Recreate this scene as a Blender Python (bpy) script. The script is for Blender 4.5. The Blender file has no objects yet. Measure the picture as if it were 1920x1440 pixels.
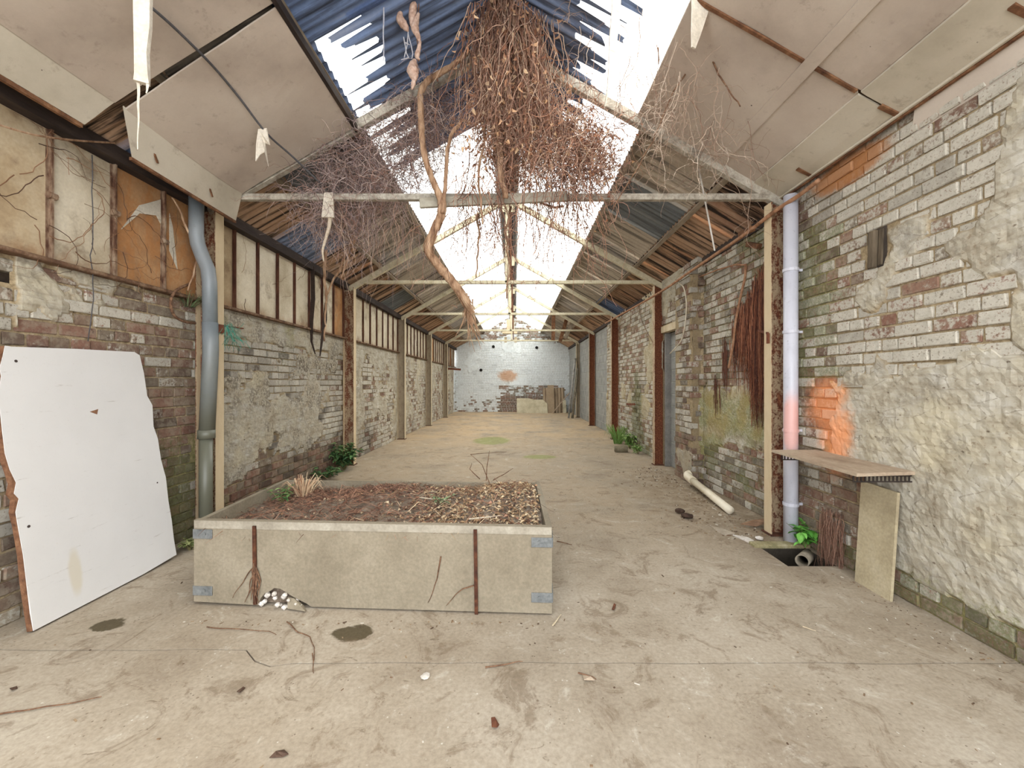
import bpy, math, random
from math import pi, sin, cos, radians
from mathutils import Vector, Matrix, Euler, noise

rnd = random.Random(7)
SC = bpy.context.scene
COL = SC.collection

# ------------------------------------------------------------------ camera
F, CX, CY, CAMZ = 760.0, 966.0, 718.0, 1.35
cam_d = bpy.data.cameras.new('camera')
cam_d.sensor_width = 36.0
cam_d.lens = 36.0 * F / 1920.0
cam_d.shift_x = -(CX - 960) / 1920.0
cam_d.shift_y = (CY - 720) / 1920.0
cam_d.clip_start = 0.05
cam = bpy.data.objects.new('camera', cam_d)
COL.objects.link(cam)
cam.location = (0, 0, CAMZ)
cam.rotation_euler = (pi / 2, 0, 0)
SC.camera = cam

# ------------------------------------------------------------------ sky light (overcast) and exposure
world = bpy.data.worlds.new('overcast_sky')
SC.world = world
world.use_nodes = True
bg = world.node_tree.nodes['Background']
bg.inputs[0].default_value = (0.93, 0.965, 1.0, 1)
bg.inputs[1].default_value = 3.3
sun_d = bpy.data.lights.new('hazy_sun', 'SUN')
sun_d.energy = 1.6
sun_d.angle = radians(25)
sun_d.color = (1.0, 0.93, 0.82)
sun = bpy.data.objects.new('hazy_sun', sun_d)
COL.objects.link(sun)
sun.rotation_euler = Euler((radians(16), radians(26), 0))
SC.view_settings.view_transform = 'Standard'
SC.view_settings.look = 'None'
SC.view_settings.gamma = 1.0
SC.view_settings.use_curve_mapping = False
SC.view_settings.exposure = 0.86

# ------------------------------------------------------------------ helpers
def at(px, py, d):
    return Vector(((px - CX) * d / F, d, CAMZ - (py - CY) * d / F))
def onx(px, py, X):
    return at(px, py, X * F / (px - CX))
def onz(px, py, z=0.0):
    return at(px, py, (CAMZ - z) * F / (py - CY))
def onplane(px, py, p, n):
    d = at(px, py, 1.0) - Vector((0, 0, CAMZ))
    o = Vector((0, 0, CAMZ))
    t = (Vector(p) - o).dot(n) / d.dot(n)
    return o + d * t
def sm(a, b, x):
    if a == b: return 1.0 if x > a else 0.0
    t = min(1.0, max(0.0, (x - a) / (b - a)))
    return t * t * (3 - 2 * t)
def cl(x, a=0.0, b=1.0): return a if x < a else b if x > b else x
def fbm(x, y, s, seed=0.0, oct=3):
    return noise.fractal(Vector((x * s, y * s, seed * 7.31)), 1.0, 2.0, oct)
def U(a, b): return rnd.uniform(a, b)

class MB:
    """collects geometry of one mesh object"""
    def __init__(s): s.v = []; s.f = []; s.c = []; s.smooth = False
    def add(s, vs, fs, col=None):
        o = len(s.v); s.v.extend([tuple(p) for p in vs]); s.f.extend([tuple(i + o for i in f) for f in fs])
        if col is not None: s.c.extend([col] * len(vs))
    def box(s, c, size, rot=None, bev=0.0, col=None):
        hx, hy, hz = size[0] / 2, size[1] / 2, size[2] / 2
        M = rot if rot is not None else Matrix.Identity(3)
        c = Vector(c)
        if bev <= 0:
            vs = [c + M @ Vector((x * hx, y * hy, z * hz)) for z in (-1, 1) for y in (-1, 1) for x in (-1, 1)]
            fs = [(0, 2, 3, 1), (4, 5, 7, 6), (0, 1, 5, 4), (2, 6, 7, 3), (0, 4, 6, 2), (1, 3, 7, 5)]
            s.add(vs, fs, col); return
        vs, fs = bevel_box(hx, hy, hz, bev)
        s.add([c + M @ Vector(p) for p in vs], fs, col)
    def bar(s, a, b, w, h, up=(0, 0, 1), bev=0.0):
        a, b = Vector(a), Vector(b)
        d = (b - a); L = d.length; d.normalize()
        x = d.cross(Vector(up)).normalized(); z = x.cross(d).normalized()
        M = Matrix((x, d, z)).transposed()
        s.box((a + b) / 2, (w, L, h), M, bev)
    def angle(s, a, b, w, t=0.008, up=(0, 0, 1), flip=1):
        a, b = Vector(a), Vector(b)
        d = (b - a).normalized()
        x = d.cross(Vector(up)).normalized() * flip; z = x.cross(d).normalized()
        if flip < 0: z = -z
        prof = [(0, 0), (w, 0), (w, t), (t, t), (t, w), (0, w)]
        n = len(prof)
        vs = [a + x * p + z * q for p, q in prof] + [b + x * p + z * q for p, q in prof]
        fs = [(i, (i + 1) % n, n + (i + 1) % n, n + i) for i in range(n)] + [tuple(range(n))[::-1], tuple(range(n, 2 * n))]
        s.add(vs, fs)
    def tube(s, pts, r, sides=6, cap=True, col=None):
        pts = [Vector(p) for p in pts]
        n = len(pts)
        if not hasattr(r, '__len__'): r = [r] * n
        elif len(r) == 2 and n != 2: r = [r[0] + (r[1] - r[0]) * i / (n - 1) for i in range(n)]
        t = (pts[1] - pts[0]).normalized()
        ref = Vector((0, 0, 1)) if abs(t.z) < 0.9 else Vector((1, 0, 0))
        nx = t.cross(ref).normalized()
        vs = []
        for i in range(n):
            t = (pts[min(i + 1, n - 1)] - pts[max(i - 1, 0)])
            if t.length < 1e-9: t = Vector((0, 0, 1))
            t.normalize()
            nx = nx - t * nx.dot(t)
            if nx.length < 1e-6: nx = t.orthogonal()
            nx.normalize(); ny = t.cross(nx)
            for k in range(sides):
                a = 2 * pi * k / sides
                vs.append(pts[i] + nx * (cos(a) * r[i]) + ny * (sin(a) * r[i]))
        fs = []
        for i in range(n - 1):
            for k in range(sides):
                k2 = (k + 1) % sides
                fs.append((i * sides + k, i * sides + k2, (i + 1) * sides + k2, (i + 1) * sides + k))
        if cap:
            fs.append(tuple(range(sides))[::-1]); fs.append(tuple(range((n - 1) * sides, n * sides)))
        s.add(vs, fs, col)
    def pipe(s, a, b, ro, ri, sides=20):
        """hollow straight pipe with open end at b"""
        a, b = Vector(a), Vector(b); t = (b - a).normalized(); x = t.orthogonal().normalized(); y = t.cross(x)
        rings = [(a, ro), (b, ro), (b, ri), (a, ri)]
        vs = [p + (x * cos(2 * pi * k / sides) + y * sin(2 * pi * k / sides)) * r for p, r in rings for k in range(sides)]
        fs = []
        for i in range(4):
            j = (i + 1) % 4
            for k in range(sides):
                k2 = (k + 1) % sides
                fs.append((i * sides + k, i * sides + k2, j * sides + k2, j * sides + k))
        s.add(vs, fs)
    def slab(s, outline, nrm, th):
        """polygon outline (3d points, planar-ish) with thickness th along -nrm"""
        n = len(outline); nrm = Vector(nrm).normalized()
        vs = [Vector(p) for p in outline] + [Vector(p) - nrm * th for p in outline]
        fs = [tuple(range(n)), tuple(range(n, 2 * n))[::-1]] + [(i, n + i, n + (i + 1) % n, (i + 1) % n) for i in range(n)]
        s.add(vs, fs)
    def leaf(s, p, d, up, L, w, fold=0.25, col=None):
        d = Vector(d).normalized(); up = Vector(up)
        x = d.cross(up)
        if x.length < 1e-5: x = d.orthogonal()
        x.normalize(); u = x.cross(d)
        p = Vector(p)
        vs = [p, p + d * L * .33 + x * w * .5 + u * w * fold, p + d * L * .33 - x * w * .5 + u * w * fold, p + d * L * .4,
              p + d * L * .72 + x * w * .33 + u * w * fold * .4, p + d * L * .72 - x * w * .33 + u * w * fold * .4, p + d * L - u * L * .12]
        s.add(vs, [(0, 3, 1), (0, 2, 3), (3, 4, 1), (3, 2, 5), (3, 6, 4), (3, 5, 6)], col)
    def build(s, name, mat, parent=None, smooth=None, cname='paint'):
        me = bpy.data.meshes.new(name)
        me.from_pydata(s.v, [], s.f)
        if s.c:
            ca = me.color_attributes.new(cname, 'FLOAT_COLOR', 'POINT')
            ca.data.foreach_set('color', [q for c in s.c for q in c])
        if mat: me.materials.append(mat)
        if smooth or (smooth is None and s.smooth):
            me.polygons.foreach_set('use_smooth', [True] * len(me.polygons))
        me.update()
        return link(name, me, parent)

def link(name, data, parent=None):
    o = bpy.data.objects.new(name, data)
    COL.objects.link(o)
    if parent is not None:
        o.parent = parent
        M = Matrix.LocRotScale(parent.location, parent.rotation_euler, parent.scale)
        q = parent.parent
        while q is not None:
            M = Matrix.LocRotScale(q.location, q.rotation_euler, q.scale) @ q_inv(parent) @ M
            q = q.parent
        o.matrix_parent_inverse = M.inverted()
    return o
def q_inv(o): return o.matrix_parent_inverse.copy()

def tag(o, label=None, cat=None, group=None, kind=None):
    if label: o['label'] = label
    if cat: o['category'] = cat
    if group: o['group'] = group
    if kind: o['kind'] = kind
    return o
def empty(name, loc, label=None, cat=None, group=None, kind=None):
    o = bpy.data.objects.new(name, None); COL.objects.link(o); o.location = loc
    o.empty_display_size = .1
    return tag(o, label, cat, group, kind)

def bevel_box(hx, hy, hz, b):
    """box with one chamfer, 24 verts"""
    vs = []; idx = {}
    for sx in (-1, 1):
        for sy in (-1, 1):
            for sz in (-1, 1):
                for ax in range(3):
                    p = [sx * (hx - b), sy * (hy - b), sz * (hz - b)]
                    p[ax] = (sx * hx, sy * hy, sz * hz)[ax]
                    idx[(sx, sy, sz, ax)] = len(vs); vs.append(tuple(p))
    fs = []
    for ax in range(3):
        o1, o2 = [(1, 2), (0, 2), (0, 1)][ax]
        for s in (-1, 1):
            q = []
            for a, b2 in ((-1, -1), (1, -1), (1, 1), (-1, 1)):
                k = [0, 0, 0]; k[ax] = s; k[o1] = a; k[o2] = b2
                q.append(idx[(k[0], k[1], k[2], ax)])
            flip = (s == 1) == (ax != 1)
            fs.append(tuple(q) if flip else tuple(q[::-1]))
    for ax in range(3):
        o1, o2 = [(1, 2), (0, 2), (0, 1)][ax]
        for a in (-1, 1):
            for b2 in (-1, 1):
                k1 = [0, 0, 0]; k1[ax] = -1; k1[o1] = a; k1[o2] = b2
                k2 = list(k1); k2[ax] = 1
                fs.append((idx[(*k1, o1)], idx[(*k1, o2)], idx[(*k2, o2)], idx[(*k2, o1)]))
    for sx in (-1, 1):
        for sy in (-1, 1):
            for sz in (-1, 1):
                fs.append(tuple(idx[(sx, sy, sz, a)] for a in range(3)))
    return vs, fs

# ------------------------------------------------------------------ node materials
class NT:
    def __init__(s, name):
        s.m = bpy.data.materials.new(name); s.m.use_nodes = True
        s.t = s.m.node_tree; s.t.nodes.clear()
        s.o = s.t.nodes.new('ShaderNodeOutputMaterial')
    def n(s, typ, **kw):
        nd = s.t.nodes.new('ShaderNode' + typ)
        for k, v in kw.items(): setattr(nd, k, v)
        return nd
    def L(s, a, b):
        if hasattr(a, 'is_output') or isinstance(a, bpy.types.NodeSocket): s.t.links.new(a, b)
        elif isinstance(a, (tuple, list)):
            a = tuple(a)
            if b.type == 'RGBA' and len(a) == 3: a = a + (1,)
            b.default_value = a
        else: b.default_value = a
    def pos(s, scale=(1, 1, 1), obj=False):
        if obj: src = s.n('TexCoord').outputs['Object']
        else: src = s.n('NewGeometry').outputs['Position']
        mp = s.n('Mapping'); mp.inputs['Scale'].default_value = scale
        s.L(src, mp.inputs['Vector']); return mp.outputs[0]
    def noise(s, scale, detail=4, rough=.6, vec=None, dist=0.0):
        nd = s.n('TexNoise'); nd.inputs['Scale'].default_value = scale; nd.inputs['Detail'].default_value = detail
        nd.inputs['Roughness'].default_value = rough; nd.inputs['Distortion'].default_value = dist
        s.L(vec if vec is not None else s.pos(), nd.inputs['Vector']); return nd.outputs['Fac']
    def voro(s, scale, feature='F1', vec=None, out='Distance', rnd_=1.0):
        nd = s.n('TexVoronoi', feature=feature); nd.inputs['Scale'].default_value = scale
        nd.inputs['Randomness'].default_value = rnd_
        s.L(vec if vec is not None else s.pos(), nd.inputs['Vector']); return nd.outputs[out]
    def math(s, op, a, b=0.0, c=None, clamp=False):
        nd = s.n('Math', operation=op, use_clamp=clamp)
        s.L(a, nd.inputs[0]); s.L(b, nd.inputs[1])
        if c is not None: s.L(c, nd.inputs[2])
        return nd.outputs[0]
    def step(s, x, lo, hi):
        nd = s.n('MapRange', interpolation_type='SMOOTHSTEP')
        s.L(x, nd.inputs[0]); s.L(lo, nd.inputs[1]); s.L(hi, nd.inputs[2])
        return nd.outputs[0]
    def ramp(s, fac, stops, interp='LINEAR'):
        nd = s.n('ValToRGB'); cr = nd.color_ramp; cr.interpolation = interp
        while len(cr.elements) < len(stops): cr.elements.new(.5)
        for e, (p, c) in zip(cr.elements, stops):
            e.position = p; e.color = tuple(c) + (1,) if len(c) == 3 else c
        s.L(fac, nd.inputs[0]); return nd.outputs[0]
    def mix(s, fac, a, b, mode='MIX'):
        nd = s.n('Mix', data_type='RGBA', blend_type=mode)
        s.L(fac, nd.inputs[0]); s.L(a, nd.inputs[6]); s.L(b, nd.inputs[7]); return nd.outputs[2]
    def bump(s, h, strength=.4, dist=.01):
        nd = s.n('Bump'); nd.inputs['Strength'].default_value = strength; nd.inputs['Distance'].default_value = dist
        s.L(h, nd.inputs['Height']); return nd.outputs[0]
    def spot(s, c, r, soft=.35, nscale=9, namp=.5, nz=None):
        """soft blotch of sprayed paint / rust round a place in the world"""
        sub = s.n('VectorMath', operation='SUBTRACT'); s.L(s.n('NewGeometry').outputs['Position'], sub.inputs[0]); sub.inputs[1].default_value = c
        dv = s.n('VectorMath', operation='DIVIDE'); s.L(sub.outputs[0], dv.inputs[0]); dv.inputs[1].default_value = r
        ln = s.n('VectorMath', operation='LENGTH'); s.L(dv.outputs[0], ln.inputs[0])
        w = s.math('ADD', ln.outputs['Value'], s.math('MULTIPLY', s.math('SUBTRACT', nz if nz is not None else s.noise(nscale, 4), .5), namp * 2))
        return s.step(w, 1.0 + soft, 1.0 - soft)
    def done(s, color, rough=.85, normal=None, metal=0.0, spec=.3):
        b = s.n('BsdfPrincipled')
        s.L(color, b.inputs['Base Color']); s.L(rough, b.inputs['Roughness']); s.L(metal, b.inputs['Metallic'])
        b.inputs['Specular IOR Level'].default_value = spec
        if normal is not None: s.L(normal, b.inputs['Normal'])
        s.L(b.outputs[0], s.o.inputs['Surface']); return s.m
def srgb(r, g, b):
    f = lambda c: (c / 255 / 12.92) if c / 255 <= .04045 else ((c / 255 + .055) / 1.055) ** 2.4
    return (f(r), f(g), f(b))

def weathered(name, cols, scale=6, stretch=(1, 1, 1), rough=.85, bump=.25, dots=None, metal=0.0, fine=60, obj=False, spec=.25):
    t = NT(name); v = t.pos(stretch, obj)
    a = t.noise(scale, 6, .65, v)
    n = len(cols)
    c = t.ramp(a, [(.28 + .44 * i / max(1, n - 1), q) for i, q in enumerate(cols)])
    f = t.noise(fine, 3, .6, v)
    c = t.mix(.35, c, t.ramp(f, [(.3, (.35, .35, .35)), (.7, (1, 1, 1))]), 'MULTIPLY')
    if dots:
        d = t.step(t.voro(dots[0]), dots[1], dots[1] * .6)
        c = t.mix(t.math('MULTIPLY', d, dots[3] if len(dots) > 3 else .8), c, dots[2])
    return t.done(c, rough, t.bump(t.math('ADD', a, f), bump, .004), metal, spec)
# ------------------------------------------------------------------ shared dimensions (metres)
XL, XR = -2.83, 2.42            # brick faces of the long walls
YN, YF = -0.8, 18.93            # open near end, far wall
XRIDGE, ZRIDGE, PITCH = -0.12, 4.50, 0.57
BAYS = [3.63 + 3.06 * k for k in range(5)]
LEDGE = 2.07
COURSE = 0.082
def zroof(x): return ZRIDGE - PITCH * abs(x - XRIDGE)

# ------------------------------------------------------------------ materials of the shell
ORANGE1 = ((2.42, 3.17, 1.17), (.12, .19, .19))
ORANGE2 = ((2.42, 3.06, .95), (.12, .15, .26))
CLAYSPOT = ((2.44, 2.95, 2.9), (.12, .34, .11))
RUSTSPOT = ((-.35, 18.9, 1.68), (.42, .3, .26))
def brick_mat(name, from_object):
    t = NT(name)
    if from_object:
        oi = t.n('ObjectInfo'); col, alpha = oi.outputs['Color'], oi.outputs['Alpha']
    else:
        an = t.n('Attribute', attribute_name='paint'); col, alpha = an.outputs['Color'], an.outputs['Alpha']
    sp = t.n('SeparateColor'); t.L(col, sp.inputs[0])
    W, M, T = sp.outputs
    n1 = t.noise(9, 6, .7); n2 = t.noise(42, 4, .65); n3 = t.noise(3.1, 4, .6)
    base = t.ramp(T, [(0, srgb(82, 70, 62)), (.2, srgb(106, 90, 78)), (.38, srgb(128, 94, 80)), (.5, srgb(138, 108, 92)), (.66, srgb(124, 108, 92)), (.82, srgb(118, 110, 98)), (1, srgb(156, 142, 122))])
    base = t.mix(.5, base, t.ramp(n2, [(.3, (.45, .42, .4)), (.65, (1.1, 1.1, 1.1))]), 'MULTIPLY')
    base = t.mix(t.math('MULTIPLY', t.step(t.noise(16, 5, .7), .42, .62), .45), base, srgb(158, 148, 130))
    base = t.mix(t.math('MULTIPLY', t.step(t.noise(21, 5, .7), .60, .70), .7), base, srgb(58, 48, 42))
    mott = t.math('ADD', t.math('MULTIPLY', n1, .55), t.math('MULTIPLY', n2, .45))
    n5 = t.noise(75, 3, .7)
    wm = t.math('MULTIPLY', t.step(t.math('SUBTRACT', t.math('MULTIPLY_ADD', W, .60, .20), mott), -.05, .06), t.step(n5, .28, .46))
    white = t.mix(t.math('ADD', t.math('MULTIPLY', n1, .5), t.math('MULTIPLY', n2, .5)), srgb(122, 114, 100), srgb(226, 220, 206))
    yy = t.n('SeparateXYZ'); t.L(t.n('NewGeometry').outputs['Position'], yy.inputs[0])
    white = t.mix(t.step(yy.outputs['Y'], 18.5, 18.7), white, t.mix(n1, srgb(208, 214, 216), srgb(236, 240, 242)))      # bluish limewash of the end wall, brightened in place of missing far light
    c = t.mix(wm, base, white)
    mm = t.step(t.math('SUBTRACT', t.math('MULTIPLY_ADD', M, .62, .2), t.math('ADD', t.math('MULTIPLY', n3, .5), t.math('MULTIPLY', n2, .5))), -.06, .09)
    c = t.mix(t.math('MULTIPLY', t.math('MULTIPLY', mm, t.step(n5, .3, .55)), .7), c, t.mix(n2, srgb(66, 72, 46), srgb(128, 132, 84)))
    sm_ = t.math('MULTIPLY', t.math('SUBTRACT', 1.0, alpha), t.step(n3, .25, .6))
    c = t.mix(t.math('MULTIPLY', sm_, .8), c, srgb(58, 48, 42))
    o = t.math('MAXIMUM', t.spot(*ORANGE1, soft=.55, namp=.8, nz=n1), t.spot(*ORANGE2, soft=.6, namp=.9, nz=n1))
    c = t.mix(t.math('MULTIPLY', o, .62), c, srgb(240, 150, 92))
    c = t.mix(t.math('MULTIPLY', t.spot(*RUSTSPOT, namp=.7, nz=n1), .7), c, srgb(186, 128, 66))
    c = t.mix(t.math('MULTIPLY', t.spot(*CLAYSPOT, soft=.2, nz=n1), .85), c, srgb(166, 112, 68))
    return t.done(c, .92, t.bump(mott, .55, .006), spec=.15)
M_BRICK_O = brick_mat('painted_old_brick_piece', True)
M_BRICK_A = brick_mat('painted_old_brick', False)

def plaster_mat():
    t = NT('crumbling_plaster_and_mortar')
    an = t.n('Attribute', attribute_name='paint'); sp = t.n('SeparateColor'); t.L(an.outputs['Color'], sp.inputs[0])
    P, M, D = sp.outputs; A = an.outputs['Alpha']
    n1 = t.noise(5, 7, .7); n2 = t.noise(34, 5, .68); n3 = t.noise(1.6, 5, .6); n4 = t.noise(90, 3, .6)
    hs = t.noise(7, 6, .75, t.pos((.5, .5, 1.8)), 1.0)
    mortar = t.ramp(n2, [(.3, srgb(112, 96, 74)), (.55, srgb(162, 144, 114)), (.75, srgb(188, 174, 148))])
    plast = t.ramp(t.math('ADD', t.math('MULTIPLY', n1, .6), t.math('MULTIPLY', hs, .4)),
                   [(.34, srgb(128, 117, 100)), (.42, srgb(158, 148, 130)), (.50, srgb(176, 168, 151)), (.58, srgb(186, 180, 167)), (.68, srgb(206, 202, 192))])
    plast = t.mix(t.math('MULTIPLY', t.step(n3, .5, .68), .5), plast, srgb(196, 184, 154))
    flake = t.step(t.math('ADD', t.math('MULTIPLY', n2, .6), t.math('MULTIPLY', n1, .4)), .43, .37)
    plast = t.mix(t.math('MULTIPLY', flake, .75), plast, srgb(130, 114, 94))
    pit = t.step(t.voro(13, vec=t.pos((1, 1, 1.9))), .2, .1)
    plast = t.mix(t.math('MULTIPLY', t.math('MULTIPLY', pit, t.step(n2, .5, .6)), .8), plast, srgb(92, 76, 62))
    xyz = t.n('SeparateXYZ'); t.L(t.n('NewGeometry').outputs['Position'], xyz.inputs[0])
    zz = t.math('DIVIDE', t.math('ADD', xyz.outputs['Z'], t.math('MULTIPLY', t.math('SUBTRACT', n1, .5), .03)), COURSE)
    row = t.math('FLOOR', zz); jz = t.math('ABSOLUTE', t.math('SUBTRACT', t.math('FRACT', zz), .5))
    uu = t.math('ADD', t.math('DIVIDE', t.math('ADD', xyz.outputs['Y'], xyz.outputs['X']), .235), t.math('MULTIPLY', row, .37))
    ju = t.math('ABSOLUTE', t.math('SUBTRACT', t.math('FRACT', uu), .5))
    joint = t.math('MAXIMUM', t.step(jz, .36, .5), t.math('MULTIPLY', t.step(ju, .44, .5), .8))
    ghost = t.math('MULTIPLY', joint, t.step(t.noise(2.3, 4, .7), .40, .62))
    plast = t.mix(t.math('MULTIPLY', ghost, .3), plast, srgb(128, 114, 94))
    ck = t.voro(4.2, 'DISTANCE_TO_EDGE', vec=t.pos((1, 1, 1.9))); ck = t.math('ADD', ck, t.math('MULTIPLY', t.math('SUBTRACT', n2, .5), .12))
    crk = t.math('MULTIPLY', t.step(t.math('ABSOLUTE', ck), .014, .004), t.step(n1, .44, .56))
    plast = t.mix(t.math('MULTIPLY', crk, .45), plast, srgb(92, 78, 62))
    endw = t.step(xyz.outputs['Y'], 18.5, 18.7)  # end wall limewash, colour brightened to make up for weak light there
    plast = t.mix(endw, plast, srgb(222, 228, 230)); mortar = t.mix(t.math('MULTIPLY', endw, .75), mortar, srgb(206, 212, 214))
    c = t.mix(t.step(P, .35, .6), mortar, plast)
    mm = t.step(t.math('SUBTRACT', t.math('MULTIPLY_ADD', M, .62, .2), t.math('ADD', t.math('MULTIPLY', n3, .5), t.math('MULTIPLY', n2, .5))), -.09, .11)
    c = t.mix(t.math('MULTIPLY', t.math('MULTIPLY', mm, t.step(n4, .3, .55)), .8), c, t.mix(n2, srgb(84, 88, 48), srgb(156, 154, 96)))
    c = t.mix(t.math('MULTIPLY', t.math('MULTIPLY', D, t.step(t.math('ADD', t.math('MULTIPLY', n1, .4), t.math('MULTIPLY', n2, .6)), .42, .56)), .9), c, srgb(78, 66, 54))
    c = t.mix(t.math('MULTIPLY', t.math('SUBTRACT', 1.0, A), .75), c, t.mix(n2, srgb(140, 112, 56), srgb(186, 164, 100)))
    o = t.math('MAXIMUM', t.spot(*ORANGE1, soft=.55, namp=.8, nz=n1), t.spot(*ORANGE2, soft=.6, namp=.9, nz=n1))
    c = t.mix(t.math('MULTIPLY', o, .7), c, srgb(246, 154, 94))
    c = t.mix(t.math('MULTIPLY', t.spot(*RUSTSPOT, namp=.7, nz=n1), .7), c, srgb(186, 128, 66))
    c = t.mix(t.math('MULTIPLY', t.spot(*CLAYSPOT, soft=.2, nz=n1), .85), c, srgb(172, 116, 68))
    h = t.math('ADD', t.math('ADD', n1, t.math('MULTIPLY', n2, .7)), t.math('SUBTRACT', t.math('ADD', t.math('MULTIPLY', n4, .25), t.math('MULTIPLY', hs, .6)), t.math('MULTIPLY', ghost, .5)))
    return t.done(c, .95, t.bump(h, .34, .009), spec=.12)
M_PLASTER = plaster_mat()

def concrete_floor():
    t = NT('worn_concrete_floor')
    n1 = t.noise(1.1, 7, .65); n2 = t.noise(7, 6, .7, dist=.6); n3 = t.noise(55, 4, .65); n0 = t.noise(.35, 3)
    c = t.ramp(n1, [(.3, srgb(136, 122, 105)), (.45, srgb(156, 143, 125)), (.58, srgb(168, 156, 139)), (.75, srgb(178, 168, 152))])
    st = t.step(t.math('ADD', t.math('MULTIPLY', n2, .65), t.math('MULTIPLY', n1, .35)), .43, .34)
    c = t.mix(t.math('MULTIPLY', st, .6), c, srgb(118, 100, 80))
    wh = t.step(n2, .62, .76)
    c = t.mix(t.math('MULTIPLY', wh, .5), c, srgb(190, 182, 168))
    # further in the floor is dirtier, a thin film of earth
    y = t.n('SeparateXYZ'); t.L(t.n('NewGeometry').outputs['Position'], y.inputs[0])
    dirt = t.math('MULTIPLY', t.step(y.outputs['Y'], 2.4, 4.6), t.step(t.math('ADD', n1, t.math('MULTIPLY', n2, .5)), .6, .86))
    c = t.mix(t.math('MULTIPLY', dirt, .45), c, srgb(146, 122, 92))
    edge = t.math('MULTIPLY', t.step(y.outputs['X'], 1.1, 2.2), t.math('MULTIPLY', t.step(y.outputs['Y'], 3.0, 3.6), t.step(y.outputs['Y'], 7.0, 5.2)))
    c = t.mix(t.math('MULTIPLY', t.math('MULTIPLY', edge, t.step(n2, .35, .6)), .6), c, srgb(112, 96, 76))
    warm = t.math('MULTIPLY', t.step(y.outputs['Y'], 7.5, 11), t.step(n1, .35, .6))
    c = t.mix(t.math('MULTIPLY', warm, .5), c, srgb(186, 158, 120))
    for p in (((-.55, 9.5, 0), (.42, .62, .3)), ((.45, 7.4, 0), (.3, .2, .2))):
        c = t.mix(t.math('MULTIPLY', t.spot(*p, soft=.15, namp=.3, nz=n2), .75), c, srgb(126, 132, 74))
    for p in (((-.88, 2.19, 0), (.10, .075, .1)), ((-2.27, 2.26, 0), (.085, .06, .1))):
        c = t.mix(t.math('MULTIPLY', t.spot(*p, soft=.12, namp=.7, nz=n2), .92), c, srgb(74, 64, 42))
    c = t.mix(t.math('MULTIPLY', t.step(t.voro(9), .07, .03), .6), c, srgb(92, 72, 54))
    crk = t.voro(.55, 'DISTANCE_TO_EDGE', vec=t.pos())
    wob = t.math('ADD', crk, t.math('MULTIPLY', t.math('SUBTRACT', n2, .5), .05))
    cm = t.math('MULTIPLY', t.step(t.math('ABSOLUTE', wob), .0045, .001), t.step(n0, .52, .6))
    c = t.mix(t.math('MULTIPLY', cm, .4), c, srgb(104, 88, 70))
    fl = t.noise(3.2, 8, .74, dist=1.6)
    c = t.mix(t.math('MULTIPLY', t.step(fl, .47, .36), .55), c, srgb(110, 92, 72))
    c = t.mix(t.math('MULTIPLY', t.step(fl, .56, .68), .45), c, srgb(196, 188, 174))
    sc = t.noise(14, 6, .75, t.pos((.55, 1.5, 1)), 1.2)
    c = t.mix(t.math('MULTIPLY', t.step(sc, .40, .31), .6), c, srgb(96, 80, 62))
    c = t.mix(.45, c, t.ramp(n3, [(.32, (.62, .60, .57)), (.62, (1.12, 1.12, 1.12))]), 'MULTIPLY')
    spk = t.math('MULTIPLY', t.step(t.voro(34), .16, .09), t.step(n2, .5, .6))
    c = t.mix(t.math('MULTIPLY', spk, .7), c, srgb(84, 68, 52))
    spw = t.math('MULTIPLY', t.step(t.voro(27), .13, .08), t.step(fl, .5, .6))
    c = t.mix(t.math('MULTIPLY', spw, .6), c, srgb(214, 208, 196))
    h = t.math('ADD', t.math('MULTIPLY', n2, .8), t.math('MULTIPLY', n3, .35))
    return t.done(c, .82, t.bump(h, .28, .006), spec=.25)
M_FLOOR = concrete_floor()
M_PIT = weathered('dark_pit_concrete', [srgb(40, 36, 30), srgb(70, 62, 52)], 8)  # dark concrete tone for the pit lining and the joint filler
M_BLOCK = weathered('grey_concrete_block', [srgb(128, 128, 126), srgb(150, 150, 146), srgb(168, 166, 160)], 4, bump=.4)
M_BLOCKJ = weathered('grey_block_mortar', [srgb(160, 158, 152), srgb(184, 180, 172)], 9)
M_BACKING = weathered('dark_backing_masonry', [srgb(50, 44, 40), srgb(80, 70, 62)], 3)  # dark tone so that gaps in the walls read as shaded cavities
M_WOODP = weathered('pale_wood', [srgb(176, 156, 126), srgb(200, 182, 152), srgb(214, 200, 176)], 5, (1, 1, .2))

# ------------------------------------------------------------------ floor
floor = tag(empty('floor', (0, 5, 0)), kind='structure')
PX0, PX1, PY0, PY1 = 2.01, 2.37, 2.985, 3.315       # drain pit opening
def jy(x): return (1.955 if x > -1.2 else 2.05) + .012 * noise.noise(Vector((x * 3, 1.7, 0))) + (.09 * sm(-1.3, -1.1, x) - .09 if x > -1.3 and x < -1.1 else 0)
xs = [-3.1 + 5.8 * i / 60 for i in range(61)]
b = MB()
n = len(xs)
b.add([(x, -9, 0) for x in xs] + [(x, jy(x) - .004, 0) for x in xs] + [(x, jy(x) - .004, -.05) for x in xs],
      [(i, i + 1, n + i + 1, n + i) for i in range(n - 1)] + [(n + i, n + i + 1, 2 * n + i + 1, 2 * n + i) for i in range(n - 1)])
b.build('slab', M_FLOOR, floor)
b = MB()
far_y = PY0
b.add([(x, jy(x) + .004, 0) for x in xs] + [(x, far_y, 0) for x in xs] + [(x, jy(x) + .004, -.05) for x in xs],
      [(i, i + 1, n + i + 1, n + i) for i in range(n - 1)] + [(i, 2 * n + i, 2 * n + i + 1, i + 1) for i in range(n - 1)])
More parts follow.
